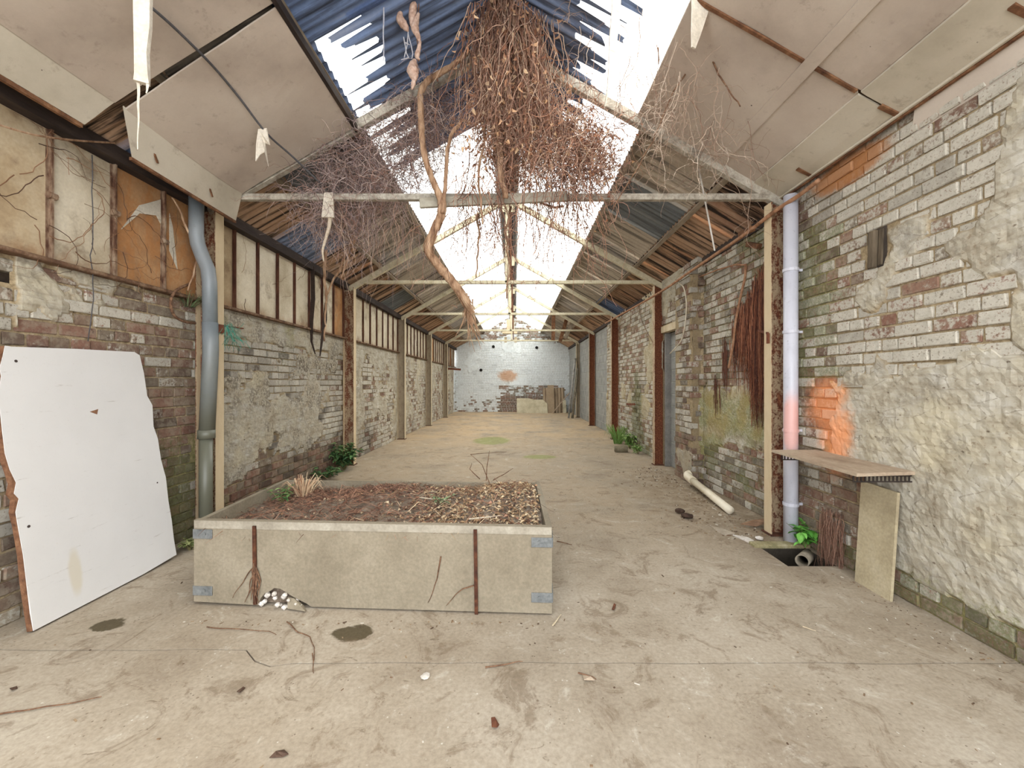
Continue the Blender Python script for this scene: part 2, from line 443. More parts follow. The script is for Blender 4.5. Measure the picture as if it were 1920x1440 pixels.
b.add([(-3.1, PY0, 0), (PX0, PY0, 0), (PX0, PY1, 0), (-3.1, PY1, 0)], [(0, 1, 2, 3)])
b.add([(PX1, PY0, 0), (2.7, PY0, 0), (2.7, PY1, 0), (PX1, PY1, 0)], [(0, 1, 2, 3)])
b.add([(-3.1, PY1, 0), (2.7, PY1, 0), (2.7, 19.2, 0), (-3.1, 19.2, 0)], [(0, 1, 2, 3)])
b.build('slab', M_FLOOR, floor)
b = MB(); b.box((-.2, 2.0, -.065), (5.8, .2, .03)); b.build('joint_filler', M_PIT, floor)
b = MB()
x0, x1, y0, y1, zb = PX0, PX1, PY0, PY1, -.42
b.add([(x0, y0, 0), (x1, y0, 0), (x1, y1, 0), (x0, y1, 0), (x0, y0, zb), (x1, y0, zb), (x1, y1, zb), (x0, y1, zb)],
      [(0, 4, 5, 1), (1, 5, 6, 2), (2, 6, 7, 3), (3, 7, 4, 0), (4, 7, 6, 5)])
b.build('pit_lining', M_PIT, floor)
b = MB(); b.box(((x0 + x1) / 2, y1 + .045, .006), (x1 - x0 + .1, .09, .035), bev=.006); b.build('pit_kerb', weathered('mossy_kerb', [srgb(110, 104, 72), srgb(150, 140, 104), srgb(176, 166, 136)], 12), floor)

# ------------------------------------------------------------------ walls
def paint_left(u, z):
    """plaster, moss, soot, white, tint shift, ochre at wall place (u along, z up)"""
    n = fbm(u, z, 1.3, 1); m = fbm(u, z, 4.5, 2); k = fbm(u, z, 14, 5)
    P = M = D = 0.0; W = .4; T = .5; O = 0.0
    if u < 3.6:
        P = .62 * sm(-.05, .3, n * .8 + m * .6 + (z - 1.72) * 1.3 - sm(2.9, 3.4, u) * .5)
        W = .2 + .36 * sm(1.35, 1.85, z + n * .25) + .25 * m
        M = .75 * sm(2.75, 3.4, u) * sm(1.3, .55, z) + .3 * sm(1.0, .1, z) * (.5 + n)
        D = .3 * sm(.0, .4, m)
        T = .42 + .3 * n if z > 1.6 else .3 + .5 * m
        if u < 2.28: P = 0; W = .62; T = .9; M = .25
    elif u < 6.69:
        band = sm(1.78, 1.83, z + .05 * m)
        n5 = .18 * n + .10 * m + .04 * k
        mid = sm(1.20, 1.12, z + n5) * sm(.42, .55, z + n5 + .25 * sm(4.6, 3.7, u)) * sm(-.35, -.2, n + .25 - .8 * abs(m) * sm(4.2, 4.6, u) * sm(5.0, 4.7, u))
        mid *= 1 - .9 * sm(5.5, 6.3, u + .3 * m)
        P = max(band, mid, .75 * sm(.2, .45, n + m * .7) * sm(.6, 1.1, z))
        W = (.62 + .3 * m) * sm(.3, .6, z + .12 * n) + .12
        D = .3 + .45 * sm(.05, .4, m) + .4 * sm(1.85, 1.6, z) * sm(1.3, 1.6, z) * (.5 + n)
        M = .14 * sm(1.0, 1.7, z) + .25 * sm(.1, .5, -n) + .1
        T = .45 + .4 * m + .2 * sm(.5, .8, z)
    else:
        q = sm(-.28, .0, n + .4 * m + .35 * sm(.35, .9, z) - .35 + .35 * sm(1.6, 1.85, z))
        P = q; W = .6 + .3 * m; D = .35 * sm(.1, .5, m); T = .5 + .5 * m
        M = .15
        if u < 9.7:
            bro = math.exp(-((u - 7.6) / .55) ** 2) * sm(.95, .3, z)
            D = max(D, .75 * bro); P *= 1 - .7 * bro
    return cl(P), cl(M), cl(D), cl(W), cl(T), cl(O)
def paint_right(u, z):
    n = fbm(u, z, 1.3, 11); m = fbm(u, z, 4.5, 12); k = fbm(u, z, 14, 15)
    P = M = D = 0.0; W = .55; T = .5; O = 0.0
    e = .12 * n + .07 * m + .03 * k
    if u < 3.62:
        low = sm(1.46, 1.40, z + e) * sm(3.22, 3.10, u + e * .8)
        if z < .78: low *= sm(2.82, 2.74, u + .3 * e)
        low *= sm(.15, .19, z + .04 * m)
        smear = .72 * sm(-.15, .3, n + .3 * m + (2.75 - u) * .9 - .35) * sm(1.2, 1.4, z)
        P = max(low, smear)
        W = .56 + .3 * m + .16 * sm(3.2, 2.5, u)
        if z < .8: W = .3 + .3 * m
        M = .66 * sm(2.75, 3.35, u + .2 * n) * sm(1.0, 1.5, z) * sm(2.9, 2.5, z) + .5 * sm(.4, .0, z) + .15 * sm(.8, .5, z)
        D = .35 * sm(.25, .5, m)
        T = .55 + .5 * m
    elif u < 5.4:
        P = .95 * sm(1.32, 1.18, z + e * 1.5) * sm(.5, .62, z + e * 1.5) * sm(-.4, -.1, n + .3)
        W = .5 + .3 * m + .1 * n
        M = .36 + .3 * sm(2.0, 2.7, z) * sm(4.7, 4.0, u) + .45 * sm(.85, .6, z + e) * sm(.15, .35, z + e) * sm(-.2, .3, n + .2) + .35 * sm(1.4, 1.0, z) * sm(.7, .9, z)
        O = .5 * sm(1.6, 1.2, z + e) * sm(.55, .8, z + e) * sm(-.3, .3, m)
        D = .4 * sm(.1, .4, m)
        T = .8 + .3 * m
    elif u < 6.69:
        W = .5 + .35 * m + .1 * n; M = .18; D = .25 + .3 * sm(.1, .5, m); T = .35 + .3 * m
        P = .6 * sm(.15, .4, n + .5 * sm(.9, 1.4, z) - .3)
        if z < .65: W = .25; T = .4
    elif u < 9.75:
        st = math.exp(-((u - 8.25 - .05 * n) / .33) ** 2)
        P = .9 * sm(.0, .3, n + .5 * math.exp(-((u - 7.4) / .5) ** 2) - .25) * sm(.5, .8, z) * (1 - st)
        W = .58 + .35 * m; M = .25 + .75 * st * sm(1.9, 1.0, z) + .25 * sm(.6, .1, z)
        D = .3 * sm(.1, .5, m) + .5 * st * sm(1.8, .9, z); T = .55 + .4 * m; O = .35 * (1 - st)
    else:
        P = max(.95 * sm(1.0, .8, z + e), .9 * sm(.1, .4, n)); W = .65 + .3 * m; M = .15; D = .25 * sm(.1, .5, m); T = .6 + .4 * m; O = .2
    return cl(P), cl(M), cl(D), cl(W), cl(T), cl(O)
def paint_far(u, z):
    n = fbm(u, z, 1.0, 21); m = fbm(u, z, 4.0, 22)
    P = .55 * sm(.25, .5, n); W = .92 + .15 * m; D = .18 * sm(.15, .5, m); M = 0.0; T = .5 + .4 * m; O = 0.0
    low = sm(1.05, .55, z + .25 * n)
    W -= .42 * low * sm(-.2, .3, m + .1)
    if -.75 < u < 2.3:
        P = 0.0 if z < 1.25 else P
        W -= .75 * sm(1.28, 1.22, z) ; T = .35 + .4 * m if z < .75 else .85
        if .75 < z < 1.25: W = .45
    W -= .5 * sm(3.1, 3.5, z); D += .25 * sm(3.1, 3.5, z)
    return cl(P), cl(M), cl(D), cl(W), cl(T), cl(O)

def grid_lines(a, b, fine_to, s_fine, s_coarse):
    out = [a]
    while out[-1] < b - 1e-6:
        st = s_fine if out[-1] < fine_to else s_coarse
        out.append(min(b, out[-1] + st))
    return out
def wall_mesh(name, place, us, vs, paint, hole, hscale=1.0):
    """mortar bed and plaster: a relief that lies behind the brick faces or over them"""
    b = MB(); nu, nv = len(us), len(vs); mask = []
    for v in vs:
        for u in us:
            P, M, D, W, T, O = paint(u, v)
            q = sm(.3, .62, P)
            h = (-.013 + .021 * q) + .006 * q * fbm(u, v, 5, 31) + .005 * fbm(u, v, 22, 32) * (.4 + q)
            b.v.append(tuple(place(u, v, h * hscale))); b.c.append((P, M, D, 1 - O))
    for j in range(nv - 1):
        for i in range(nu - 1):
            if hole and hole((us[i] + us[i + 1]) / 2, (vs[j] + vs[j + 1]) / 2): continue
            b.f.append((j * nu + i, j * nu + i + 1, (j + 1) * nu + i + 1, (j + 1) * nu + i))
    return b

BRICK_MESH = {}
def brick_mesh(kind, var):
    key = (kind, var)
    if key in BRICK_MESH: return BRICK_MESH[key]
    r = random.Random(ord(kind) + var)
    L = .220 if kind == 's' else .106
    vs, fs = bevel_box(L / 2, .03, .0345, .005)
    vs = [(x + r.uniform(-.0035, .0035), y + r.uniform(-.003, .003), z + r.uniform(-.003, .003)) for x, y, z in vs]
    me = bpy.data.meshes.new('brick'); me.from_pydata(vs, [], fs); me.materials.append(M_BRICK_O); me.update()
    BRICK_MESH[key] = (me, vs, fs)
    return BRICK_MESH[key]
def lay_bricks(wall, place_mat, u0, u1, z0, z1, paint, hole, visible, n_parts, score, seed=3, min_keep=.8, jit=1.0):
    """real bricks; those largest in view are parts, the rest one joined part"""
    r = random.Random(seed); items = []
    k = 0; z = z0
    while z + COURSE * .6 < z1:
        row_s = (k % 2 == 0) if r.random() < .9 else r.random() < .5
        u = u0 - r.uniform(0, .2)
        while u < u1:
            s = row_s if r.random() < .88 else not row_s
            L = .232 if s else .118
            uc, zc = u + L / 2, z + COURSE / 2
            u += L
            if uc < u0 + .02 or uc > u1 - .02 or (hole and hole(uc, zc, L / 2)): continue
            P, M, D, W, T, O = paint(uc, zc)
            if P > min_keep and r.random() < .96: continue
            items.append((uc, zc, s, (P, M, D, W, T), r.random(), r.random(), r.random(), r.random(), r.random()))
        z += COURSE; k += 1
    items.sort(key=lambda it: -score(it[0], it[1], it[3][0]))
    rest = MB()
    for i, (u, z, s, (P, M, D, W, T), r1, r2, r3, r4, r5) in enumerate(items):
        me, vs, fs = brick_mesh('s' if s else 'h', int(r1 * 5))
        w2 = cl(W + .45 * (r2 - .5) + (.25 if P > .45 else 0)); t2 = cl(T * .45 + .55 * r3); m2 = cl(M + .3 * (r4 - .5) - .05); a2 = cl(1 - D * (.5 + r5))
        loc, rot = place_mat(u, z, (r2 - .5) * .009 * jit - (.003 if P > .4 else 0))
        rot = rot @ Euler(((r3 - .5) * .03, (r4 - .5) * .02, (r1 - .5) * .03)).to_matrix()
        if i < n_parts:
            o = bpy.data.objects.new('brick', me); COL.objects.link(o); o.parent = wall
            o.matrix_parent_inverse = Matrix.Translation(-wall.location)
            o.location = loc; o.rotation_euler = rot.to_euler(); o.color = (w2, m2, t2, a2)
        else:
            rest.add([Vector(loc) + rot @ Vector(p) for p in vs], fs, (w2, m2, t2, a2))
    if rest.v:
        o = rest.build('brickwork', M_BRICK_A, wall); o['kind'] = 'stuff'
    return items

# left wall -----------------------------------------------------------------
def hole_left(u, z, e=0.0): return u - e < 2.27 and 1.90 < z < 2.0
us = grid_lines(1.2, YF, 6.7, .022, .06); vs = grid_lines(0, LEDGE, 99, .023, .023)
b = wall_mesh('wall_left', lambda u, v, h: (XL + h, u, v), us, vs, paint_left, lambda u, v: hole_left(u, v))
b.f = [f[::-1] for f in b.f]
wall_l = b.build('wall_left', M_PLASTER, None, smooth=False); tag(wall_l, kind='structure')
RL = Matrix(((0, -1, 0), (1, 0, 0), (0, 0, 1)))        # brick x -> +Y, brick -y -> +X
def pm_left(u, z, h): return Vector((XL + h - .03, u, z)), RL
lay_bricks(wall_l, pm_left, 1.2, YF, .0, LEDGE, paint_left, hole_left, None, 290,
           lambda u, z, P: (-abs(u - 2.9) if u < 3.6 else -(u - 2.2)) - (1.5 if (u < 2.2 or (u < 3.15 and z < 1.5)) else 0) - (2 if u < 1.9 else 0) - P, 5, jit=1.5)
b = MB(); b.box((XL - .20, (1.2 + YF) / 2, LEDGE / 2), (.12, YF - 1.2, LEDGE)); b.box((XL - .12, (YN + 1.2) / 2, 1.5), (.24, 1.2 - YN, 3.0)); b.build('backing_leaf', M_BACKING, wall_l)  # unseen backing added to block light and keep the wall gap dark
b = MB(); b.box((XL + .012, (1.2 + YF) / 2, LEDGE + .012), (.10, YF - 1.2, .028), bev=.006); b.build('ledge', weathered('dusty_rusty_ledge', [srgb(66, 46, 36), srgb(112, 84, 64), srgb(156, 132, 108)], 14), wall_l)

# right wall ----------------------------------------------------------------
TOPR = 3.02
DOOR = (5.97, 6.60, 2.16)
BLK = (11.0, 18.93)
def hole_right(u, z, e=0.0):
    if DOOR[0] - .02 < u + e and u - e < DOOR[1] + .02 and z < DOOR[2] + .1: return True
    if u + e > BLK[0]: return True
    if abs(u - 2.72) < .07 + e * .5 and abs(z - 2.25) < .13: return True     # recess with the old timber
    return False
us = grid_lines(1.2, BLK[0] + .02, 6.7, .022, .05); vs = grid_lines(0, TOPR, 99, .023, .023)
def rx(u): return XR + (.07 if 3.66 < u < 5.36 else .06 if u > 6.69 else 0.0)   # bays stand a little behind the piers
b = wall_mesh('wall_right', lambda u, v, h: (rx(u) - h, u, v), us, vs, paint_right, lambda u, v: hole_right(u, v))
wall_r = b.build('wall_right', M_PLASTER, None, smooth=False); tag(wall_r, kind='structure')
RR = Matrix(((0, 1, 0), (-1, 0, 0), (0, 0, 1)))
def pm_right(u, z, h): return Vector((rx(u) - h + .03, u, z)), RR
lay_bricks(wall_r, pm_right, 1.2, BLK[0], .0, TOPR, paint_right, hole_right, None, 298,
           lambda u, z, P: -abs(u - 2.9) - (2 if u < 1.85 else 0) - 1.5 * P - (1 if 2.45 < u < 2.8 and z < .7 else 0), 6, jit=1.3)
b = MB(); b.box((XR + .26, (1.2 + YF) / 2, TOPR / 2), (.12, YF - 1.2, TOPR)); b.box((XR + .12, (YN + 1.2) / 2, TOPR / 2), (.24, 1.2 - YN, TOPR))
b.box((XR + .12, 3.62, TOPR / 2), (.22, .06, TOPR)); b.build('backing_leaf', M_BACKING, wall_r)  # unseen backing added to keep light out behind the right wall
b = MB(); b.box((XR + .03, 2.72, 2.245), (.05, .14, .27)); b.build('recess_back', M_BACKING, wall_r)  # shade of the recess put into the dark backing colour
b = MB()
b.box((XR + .0, 2.735, 2.25), (.05, .05, .25), Euler((.04, 0, 0)).to_matrix(), .006)
b.box((XR + .012, 2.685, 2.25), (.03, .035, .24), Euler((.05, 0, 0)).to_matrix(), .005)
b.build('old_timber', weathered('charred_timber', [srgb(58, 50, 42), srgb(96, 84, 68), srgb(120, 106, 88)], 14, (1, 1, .2)), wall_r)
# far wall --------------------------------------------------------------------
def hole_far(u, z, e=0.0):
    for c in (-.50, .18):
        if abs(u - c) < .13 + e * .5 and abs(z - 4.04) < .09: return True
    return False
us = [XL - .1 + (XR - XL + .3) * i / 110 for i in range(111)]; vs = grid_lines(0, 4.5, 99, .05, .05)
b = wall_mesh('wall_far', lambda u, v, h: (u, YF - h, v), us, vs, paint_far, lambda u, v: hole_far(u, v) or v > zroof(u) + .05)
wall_f = b.build('wall_far', M_PLASTER, None, smooth=False); tag(wall_f, kind='structure')
def pm_far(u, z, h): return Vector((u, YF - h + .03, z)), Matrix.Identity(3)
lay_bricks(wall_f, pm_far, XL, XR + .15, 0, 4.5, paint_far, lambda u, z, e: hole_far(u, z, e) or z > zroof(u) + .03, None, 0, lambda u, z, P: 0, 9, jit=.7)
b = MB()
for u, z in ((-1.02, 3.04), (1.0, 3.0), (-1.6, 1.95)): b.tube([(u, YF - .02, z), (u, YF + .1, z)], .07, 10)
b.build('putlog_hole', weathered('hole_shade_black', [srgb(16, 14, 12), srgb(24, 20, 18)], 5), wall_f)  # black plugs, the shade inside the holes put into their colour

# concrete block fillings and the doorway on the right
def block_wall(parent, x, u0, u1, z1, seed, h=.195, L=.40, n_max=300):
    r = random.Random(seed); k = 0; z = 0.0
    vs, fs = bevel_box(L / 2 - .006, .04, h / 2 - .006, .004)
    me = bpy.data.meshes.new('block'); me.from_pydata(vs, [], fs); me.materials.append(M_BLOCK); me.update()
    while z < z1 - .02:
        hh = min(h, z1 - z)
        u = u0 - (L / 2 if k % 2 else 0)
        while u < u1 - .01:
            a, c = max(u, u0), min(u + L, u1)
            if c - a > .03:
                o = bpy.data.objects.new('block', me); COL.objects.link(o); o.parent = parent
                o.matrix_parent_inverse = Matrix.Translation(-parent.location)
                o.location = (x + .04 + r.uniform(-.002, .002), (a + c) / 2, z + hh / 2); o.rotation_euler = RR.to_euler()
                o.scale = ((c - a) / L, 1, hh / h)
            u += L
        z += h; k += 1
    m = MB(); m.box((x + .05, (u0 + u1) / 2, z1 / 2), (.085, u1 - u0, z1)); m.build('block_mortar', M_BLOCKJ, parent)
door1 = tag(empty('door_1', (XR + .1, 6.28, 0)), kind='structure')
block_wall(door1, XR + .10, DOOR[0], DOOR[1], DOOR[2], 4, .195, .39)
b = MB(); b.box((XR + .06, DOOR[1] - .02, DOOR[2] / 2), (.10, .05, DOOR[2]), bev=.005); b.build('door_post', weathered('grey_painted_post', [srgb(120, 116, 112), srgb(150, 146, 140)], 8), door1)
b = MB(); b.box((XR + .02, 6.28, DOOR[2] + .055), (.10, .74, .11), bev=.006); b.build('lintel', M_WOODP, door1)
wb = tag(empty('wall_blockwork', (XR + .05, 14, 0)), kind='structure')
block_wall(wb, XR + .11, BLK[0], BLK[1], TOPR, 8, .215, .44)
# brick pier beside the doorway
pier = empty('brick_pier', (XR, 5.66, 0), 'brick pier with crumbling edge beside the blocked doorway', 'pier')
def paint_pier(u, z):
    n = fbm(u, z, 2, 41); m = fbm(u, z, 6, 42)
    lo = sm(.75, .55, z)
    return cl(.5 * sm(.2, .5, n)), .18 + .2 * sm(.3, .0, z), cl(.25 + .4 * sm(.1, .5, m)), cl(.55 + .3 * m - .4 * lo), cl(.4 + .3 * m), 0.0
PT = 2.87
us = grid_lines(5.37, 5.95, 99, .03, .03); vs = grid_lines(0, PT, 99, .03, .03)
XP = XR - .08
b = wall_mesh('x', lambda u, v, h: (XP - h, u, v), us, vs, paint_pier, None); 
b.add([(XP + .012, 5.372, 0), (XR + .1, 5.372, 0), (XR + .1, 5.372, PT), (XP + .012, 5.372, PT)], [(0, 1, 2, 3)], (0, .2, .5, 1))
b.build('mortar_bed', M_PLASTER, pier)
lay_bricks(pier, lambda u, z, h: (Vector((XP - h + .03, u, z)), RR), 5.37, 5.95, .0, PT, paint_pier, lambda u, z, e: u - e < 5.34 or u + e > 5.99, None, 120, lambda u, z, P: -abs(z - 1.2), 16, 1.1)
lay_bricks(pier, lambda u, z, h: (Vector((u, 5.36 - h + .03, z)), Matrix.Identity(3)), XP, XR + .09, .0, PT, paint_pier, lambda u, z, e: u - e < XP - .04, None, 60, lambda u, z, P: -z, 17, 1.1)
# ------------------------------------------------------------------ roof
def sheet_mat(name, ramp_cols, streak=.6, black=.5):
    t = NT(name)
    oi = t.n('ObjectInfo')
    v = t.n('VectorMath', operation='ADD'); t.L(t.pos((.7, 16, .7)), v.inputs[0])
    rv = t.n('CombineXYZ'); t.L(t.math('MULTIPLY', oi.outputs['Random'], 60), rv.inputs[0]); t.L(rv.outputs[0], v.inputs[1])
    st = t.noise(1.0, 5, .65, v.outputs[0]); n1 = t.noise(2.2, 6, .7); n2 = t.noise(40, 3)
    c = t.ramp(t.math('ADD', t.math('MULTIPLY', oi.outputs['Random'], .55), t.math('MULTIPLY', n1, .45)), ramp_cols)
    c = t.mix(t.math('MULTIPLY', t.step(st, .52, .40), black), c, srgb(34, 28, 26))
    c = t.mix(t.math('MULTIPLY', t.step(st, .56, .7), streak * .5), c, srgb(206, 194, 176))
    c = t.mix(.3, c, t.ramp(n2, [(.3, (.5, .5, .5)), (.7, (1, 1, 1))]), 'MULTIPLY')
    return t.done(c, .8, t.bump(t.math('ADD', n1, st), .25, .004), spec=.25)
M_SH_GREY = sheet_mat('grey_fibre_cement_sheet', [(.2, srgb(136, 126, 114)), (.45, srgb(172, 160, 144)), (.6, srgb(186, 174, 158)), (.8, srgb(156, 152, 148))], .7, .6)
M_SH_BROWN = sheet_mat('rusted_rotten_sheet', [(.2, srgb(116, 90, 74)), (.4, srgb(164, 132, 106)), (.6, srgb(188, 158, 130)), (.8, srgb(146, 108, 90))], .7, .95)
M_SH_BLUE = sheet_mat('flare_blue_grey_sheet', [(.2, srgb(92, 110, 144)), (.5, srgb(112, 130, 164)), (.8, srgb(122, 134, 158))], .3, .6)  # blue partly lens flare, put into the sheet colour
M_SH_SLATE = sheet_mat('slate_grey_sheet', [(.2, srgb(96, 100, 102)), (.8, srgb(116, 120, 122))], .2, .4)
def clear_sheet():
    t = NT('clear_corrugated_plastic')
    n1 = t.noise(.7, 4); n2 = t.noise(1.0, 5, .65, t.pos((.8, 22, .8)))
    c = t.mix(t.math('MULTIPLY', t.step(n1, .4, .65), .5), (.84, .84, .81, 1), (.83, .79, .66, 1))
    c = t.mix(t.math('MULTIPLY', t.step(n2, .6, .75), .35), c, (.62, .56, .46, 1))
    tl = t.n('BsdfTranslucent'); t.L(c, tl.inputs[0])
    tr = t.n('BsdfTransparent'); t.L(c, tr.inputs[0])
    gl = t.n('BsdfDiffuse'); t.L(c, gl.inputs[0])
    m1 = t.n('MixShader'); m1.inputs[0].default_value = .55; t.L(tl.outputs[0], m1.inputs[1]); t.L(tr.outputs[0], m1.inputs[2])
    m2 = t.n('MixShader'); m2.inputs[0].default_value = .08; t.L(m1.outputs[0], m2.inputs[1]); t.L(gl.outputs[0], m2.inputs[2])
    t.L(m2.outputs[0], t.o.inputs['Surface']); return t.m
M_CLEAR = clear_sheet()
M_TIMBER = weathered('grey_old_timber', [srgb(96, 84, 70), srgb(140, 126, 108), srgb(166, 152, 134)], 7, (1, .25, 1))
M_DARKTIM = weathered('dark_stained_timber', [srgb(38, 32, 32), srgb(62, 52, 48), srgb(84, 70, 60)], 7, (1, .25, 1))

roof = tag(empty('ceiling', (XRIDGE, 8, ZRIDGE)), kind='structure')
PITCHW, AMP = .09, .012
def sheet(side, y0, y1, t0, t1, mat, dz=0.0, ragged=None, seed=0, tilt=0.0):
    r = random.Random(seed); m = MB()
    nw = int(round((y1 - y0) / PITCHW * 6)); ns = 2 if not ragged else 5
    teeth = {}
    for j in range(nw + 1):
        y = y0 + (y1 - y0) * j / nw
        ph = y / PITCHW
        zo = AMP * cos(2 * pi * ph)
        te = t1
        if ragged:
            kq = int(math.floor(ph * 2))
            if kq not in teeth: teeth[kq] = r.uniform(-1, 1)
            te = t1 + ragged * teeth[kq] + .04 * noise.noise(Vector((y * 40, 3, 1)))
        for i in range(ns):
            t = t0 + (te - t0) * i / (ns - 1)
            x = XRIDGE + side * t
            m.v.append((x, y, ZRIDGE - PITCH * t + zo + dz + tilt * (t - t0)))
    for j in range(nw):
        for i in range(ns - 1):
            q = (j * ns + i, j * ns + i + 1, (j + 1) * ns + i + 1, (j + 1) * ns + i)
            m.f.append(q if side > 0 else q[::-1])
    return m.build('roof_sheet', mat, roof, smooth=True)
YS = [YN + .9 * i for i in range(22)] + [YF + .1]
for side in (-1, 1):
    for i in range(22):
        y0, y1 = YS[i], YS[i + 1] + .06
        q = rnd.random()
        if y0 < .9 or y0 > 4.5:  # unseen near sheets are made clear to let in more light
            sheet(side, y0, y1, 0, 1.36, M_CLEAR, .014)
        else:
            te = ((1.40 if y0 < 2.5 else 1.14 if y0 < 3.5 else 1.12) if side < 0 else U(.72, .84))
            sheet(side, y0, y1, te - .34, 1.36, M_CLEAR, .016)
            sheet(side, y0, y1, 0, te, M_SH_BLUE, -.004, (.24 if te < 1.3 else None) if side < 0 else .2, i * 2 + side)
        gm = M_SH_GREY
        if (side > 0 and i in (6,)) : gm = M_SH_SLATE
        if side < 0 and 4 <= i <= 5: gm = M_SH_BLUE if i == 4 else M_SH_SLATE
        sheet(side, y0, y1, 1.30, 2.14, gm, 0.0, seed=i)
        bm = M_SH_BROWN
        if side < 0 and 4 <= i <= 6: bm = M_SH_BLUE if i != 5 else M_SH_BROWN
        if side < 0 and i in (10,): bm = M_SH_SLATE
        if side > 0 and i == 11: bm = M_SH_BLUE
        sheet(side, y0, y1, 2.08, 2.92, bm, -.012, .03, 50 + i)
b = MB()
for sd in (-1, 1):
    b.add([(XRIDGE, YN, ZRIDGE + .04), (XRIDGE + sd * .18, YN, ZRIDGE - .07), (XRIDGE + sd * .18, YF, ZRIDGE - .07), (XRIDGE, YF, ZRIDGE + .04)], [(0, 1, 2, 3)])
b.build('ridge_cap', M_SH_SLATE, roof)
for sd in (-1, 1):
    for t in (.07, 1.33, 2.1):
        m = MB(); x = XRIDGE + sd * t; z = ZRIDGE - PITCH * t - .042
        m.bar((x, YN, z), (x, YF, z), .05, .048, (sd * PITCH, 0, 1))
        m.build('purlin', M_TIMBER if t > .1 else M_DARKTIM, roof)
for sd, x in ((-1, XL + .03), (1, XR + .12)):
    m = MB(); m.box((x, (YN + YF) / 2, 2.93 if sd < 0 else 2.96), (.13, YF - YN, .10)); m.build('wall_plate', M_DARKTIM, roof)
    m = MB(); m.box((x + sd * .22, (YN + YF) / 2, 3.02), (.08, YF - YN, .22)); m.build('eaves_board', M_DARKTIM, roof)

# ------------------------------------------------------------------ boarded strip above the left brick wall
def panel_mat(name, a, b_, c_, orange):
    t = NT(name); n1 = t.noise(2.6, 5, .6); n2 = t.noise(9, 5, .7, t.pos((1, 1, .5)), .8); n3 = t.noise(60, 3)
    c = t.ramp(n1, [(.3, a), (.5, b_), (.7, c_)])
    zz = t.n('SeparateXYZ'); t.L(t.n('NewGeometry').outputs['Position'], zz.inputs[0])
    blot = t.step(t.noise(1.9, 6, .7), .52, .66)
    c = t.mix(t.math('MULTIPLY', blot, .6), c, srgb(104, 80, 62))
    low = t.step(t.math('ADD', zz.outputs['Z'], t.math('MULTIPLY', n2, .25)), 2.32, 2.2)
    c = t.mix(t.math('MULTIPLY', low, .5), c, srgb(160, 118, 82))
    if orange: c = t.mix(t.math('MULTIPLY', t.step(n2, .42, .6), .6), c, srgb(178, 122, 72))
    c = t.mix(.3, c, t.ramp(n3, [(.3, (.55, .5, .45)), (.7, (1, 1, 1))]), 'MULTIPLY')
    return t.done(c, .8, t.bump(n2, .15, .003), spec=.2)
M_PAN_C = panel_mat('cream_painted_board', srgb(176, 160, 134), srgb(206, 194, 170), srgb(222, 212, 192), False)
M_PAN_T = panel_mat('tan_chipboard', srgb(146, 124, 98), srgb(178, 156, 124), srgb(200, 184, 156), False)
M_PAN_O = panel_mat('orange_strand_board', srgb(144, 106, 76), srgb(180, 140, 100), srgb(202, 168, 130), True)
M_RUSTBAR = weathered('rusty_flaking_steel', [srgb(52, 34, 28), srgb(96, 66, 50), srgb(150, 126, 104), srgb(184, 170, 150)], 16, (1, 1, .35))
M_BROWNBAR = weathered('brown_steel_bar', [srgb(58, 36, 28), srgb(92, 58, 44), srgb(120, 84, 64)], 14, (1, 1, .3))
cler = tag(empty('wall_clerestory', (XL, 9, LEDGE)), kind='structure')
edges = [1.2, 1.65, 2.05]
for k in range(6):
    a = ([2.45, 2.84, 3.24] if k == 0 else [])
    if k:
        y0 = BAYS[k - 1]; y1 = BAYS[k] if k < 5 else YF
        nn = 7
        a = [y0 + .06] + [y0 + .06 + (y1 - y0 - .12) * j / 8 for j in range(1, 8)] + [y1 - .06] if k < 5 else [y0 + .06 + (y1 - y0 - .12) * j / 8 for j in range(9)]
    edges += a
edges = sorted(edges)
for i in range(len(edges) - 1):
    y0, y1 = edges[i], edges[i + 1]
    m = MB()
    ns = 3; q = U(-.004, .004)
    m.box((XL + .0 + q, (y0 + y1) / 2, (LEDGE + 2.95) / 2), (.012, y1 - y0 - .004, 2.95 - LEDGE))
    if y1 < 2.5: mm = M_PAN_T
    elif abs(y0 - 3.24) < .01 or abs(y0 - 2.84) < .01: mm = M_PAN_O
    elif 3.6 < y0 < 3.75: mm = M_PAN_T
    elif y0 > 3.7 and (i * 7) % 11 == 3: mm = M_PAN_O
    else: mm = M_PAN_C
    m.build('panel', mm, cler)
for i, y in enumerate(edges[1:-1]):
    m = MB(); w = .034 if y < 3.6 else .026
    m.box((XL + .022, y, (LEDGE + 2.93) / 2), (.03, w * .35, 2.93 - LEDGE)); m.box((XL + .01, y, (LEDGE + 2.93) / 2), (.006, w, 2.93 - LEDGE))
    if y < 3.6: m.tube([(XL + .03, y - .02, 2.48 + .06 * (i % 2)), (XL + .03, y + .02, 2.48 + .06 * (i % 2))], .022, 8)
    m.build('mullion', M_RUSTBAR if y < 3.6 else M_BROWNBAR, cler)
# two thin pale shapes over the strand board, an arch and a triangle
M_PALE_SHAPE = weathered('pale_shape_tone', [srgb(196, 186, 166), srgb(222, 214, 198)], 4)
m = MB(); X = XL + .012
m.slab([onx(228, 430, X), onx(262, 385, X), onx(310, 372, X), onx(312, 440, X), onx(294, 404, X), onx(262, 400, X)][::-1], (1, 0, 0), .006); m.build('pale_shape', M_PALE_SHAPE, cler)
m = MB(); m.slab([onx(318, 400, X), onx(324, 425, X), onx(333, 505, X), onx(318, 470, X)][::-1], (1, 0, 0), .006); m.build('pale_shape', M_PALE_SHAPE, cler)

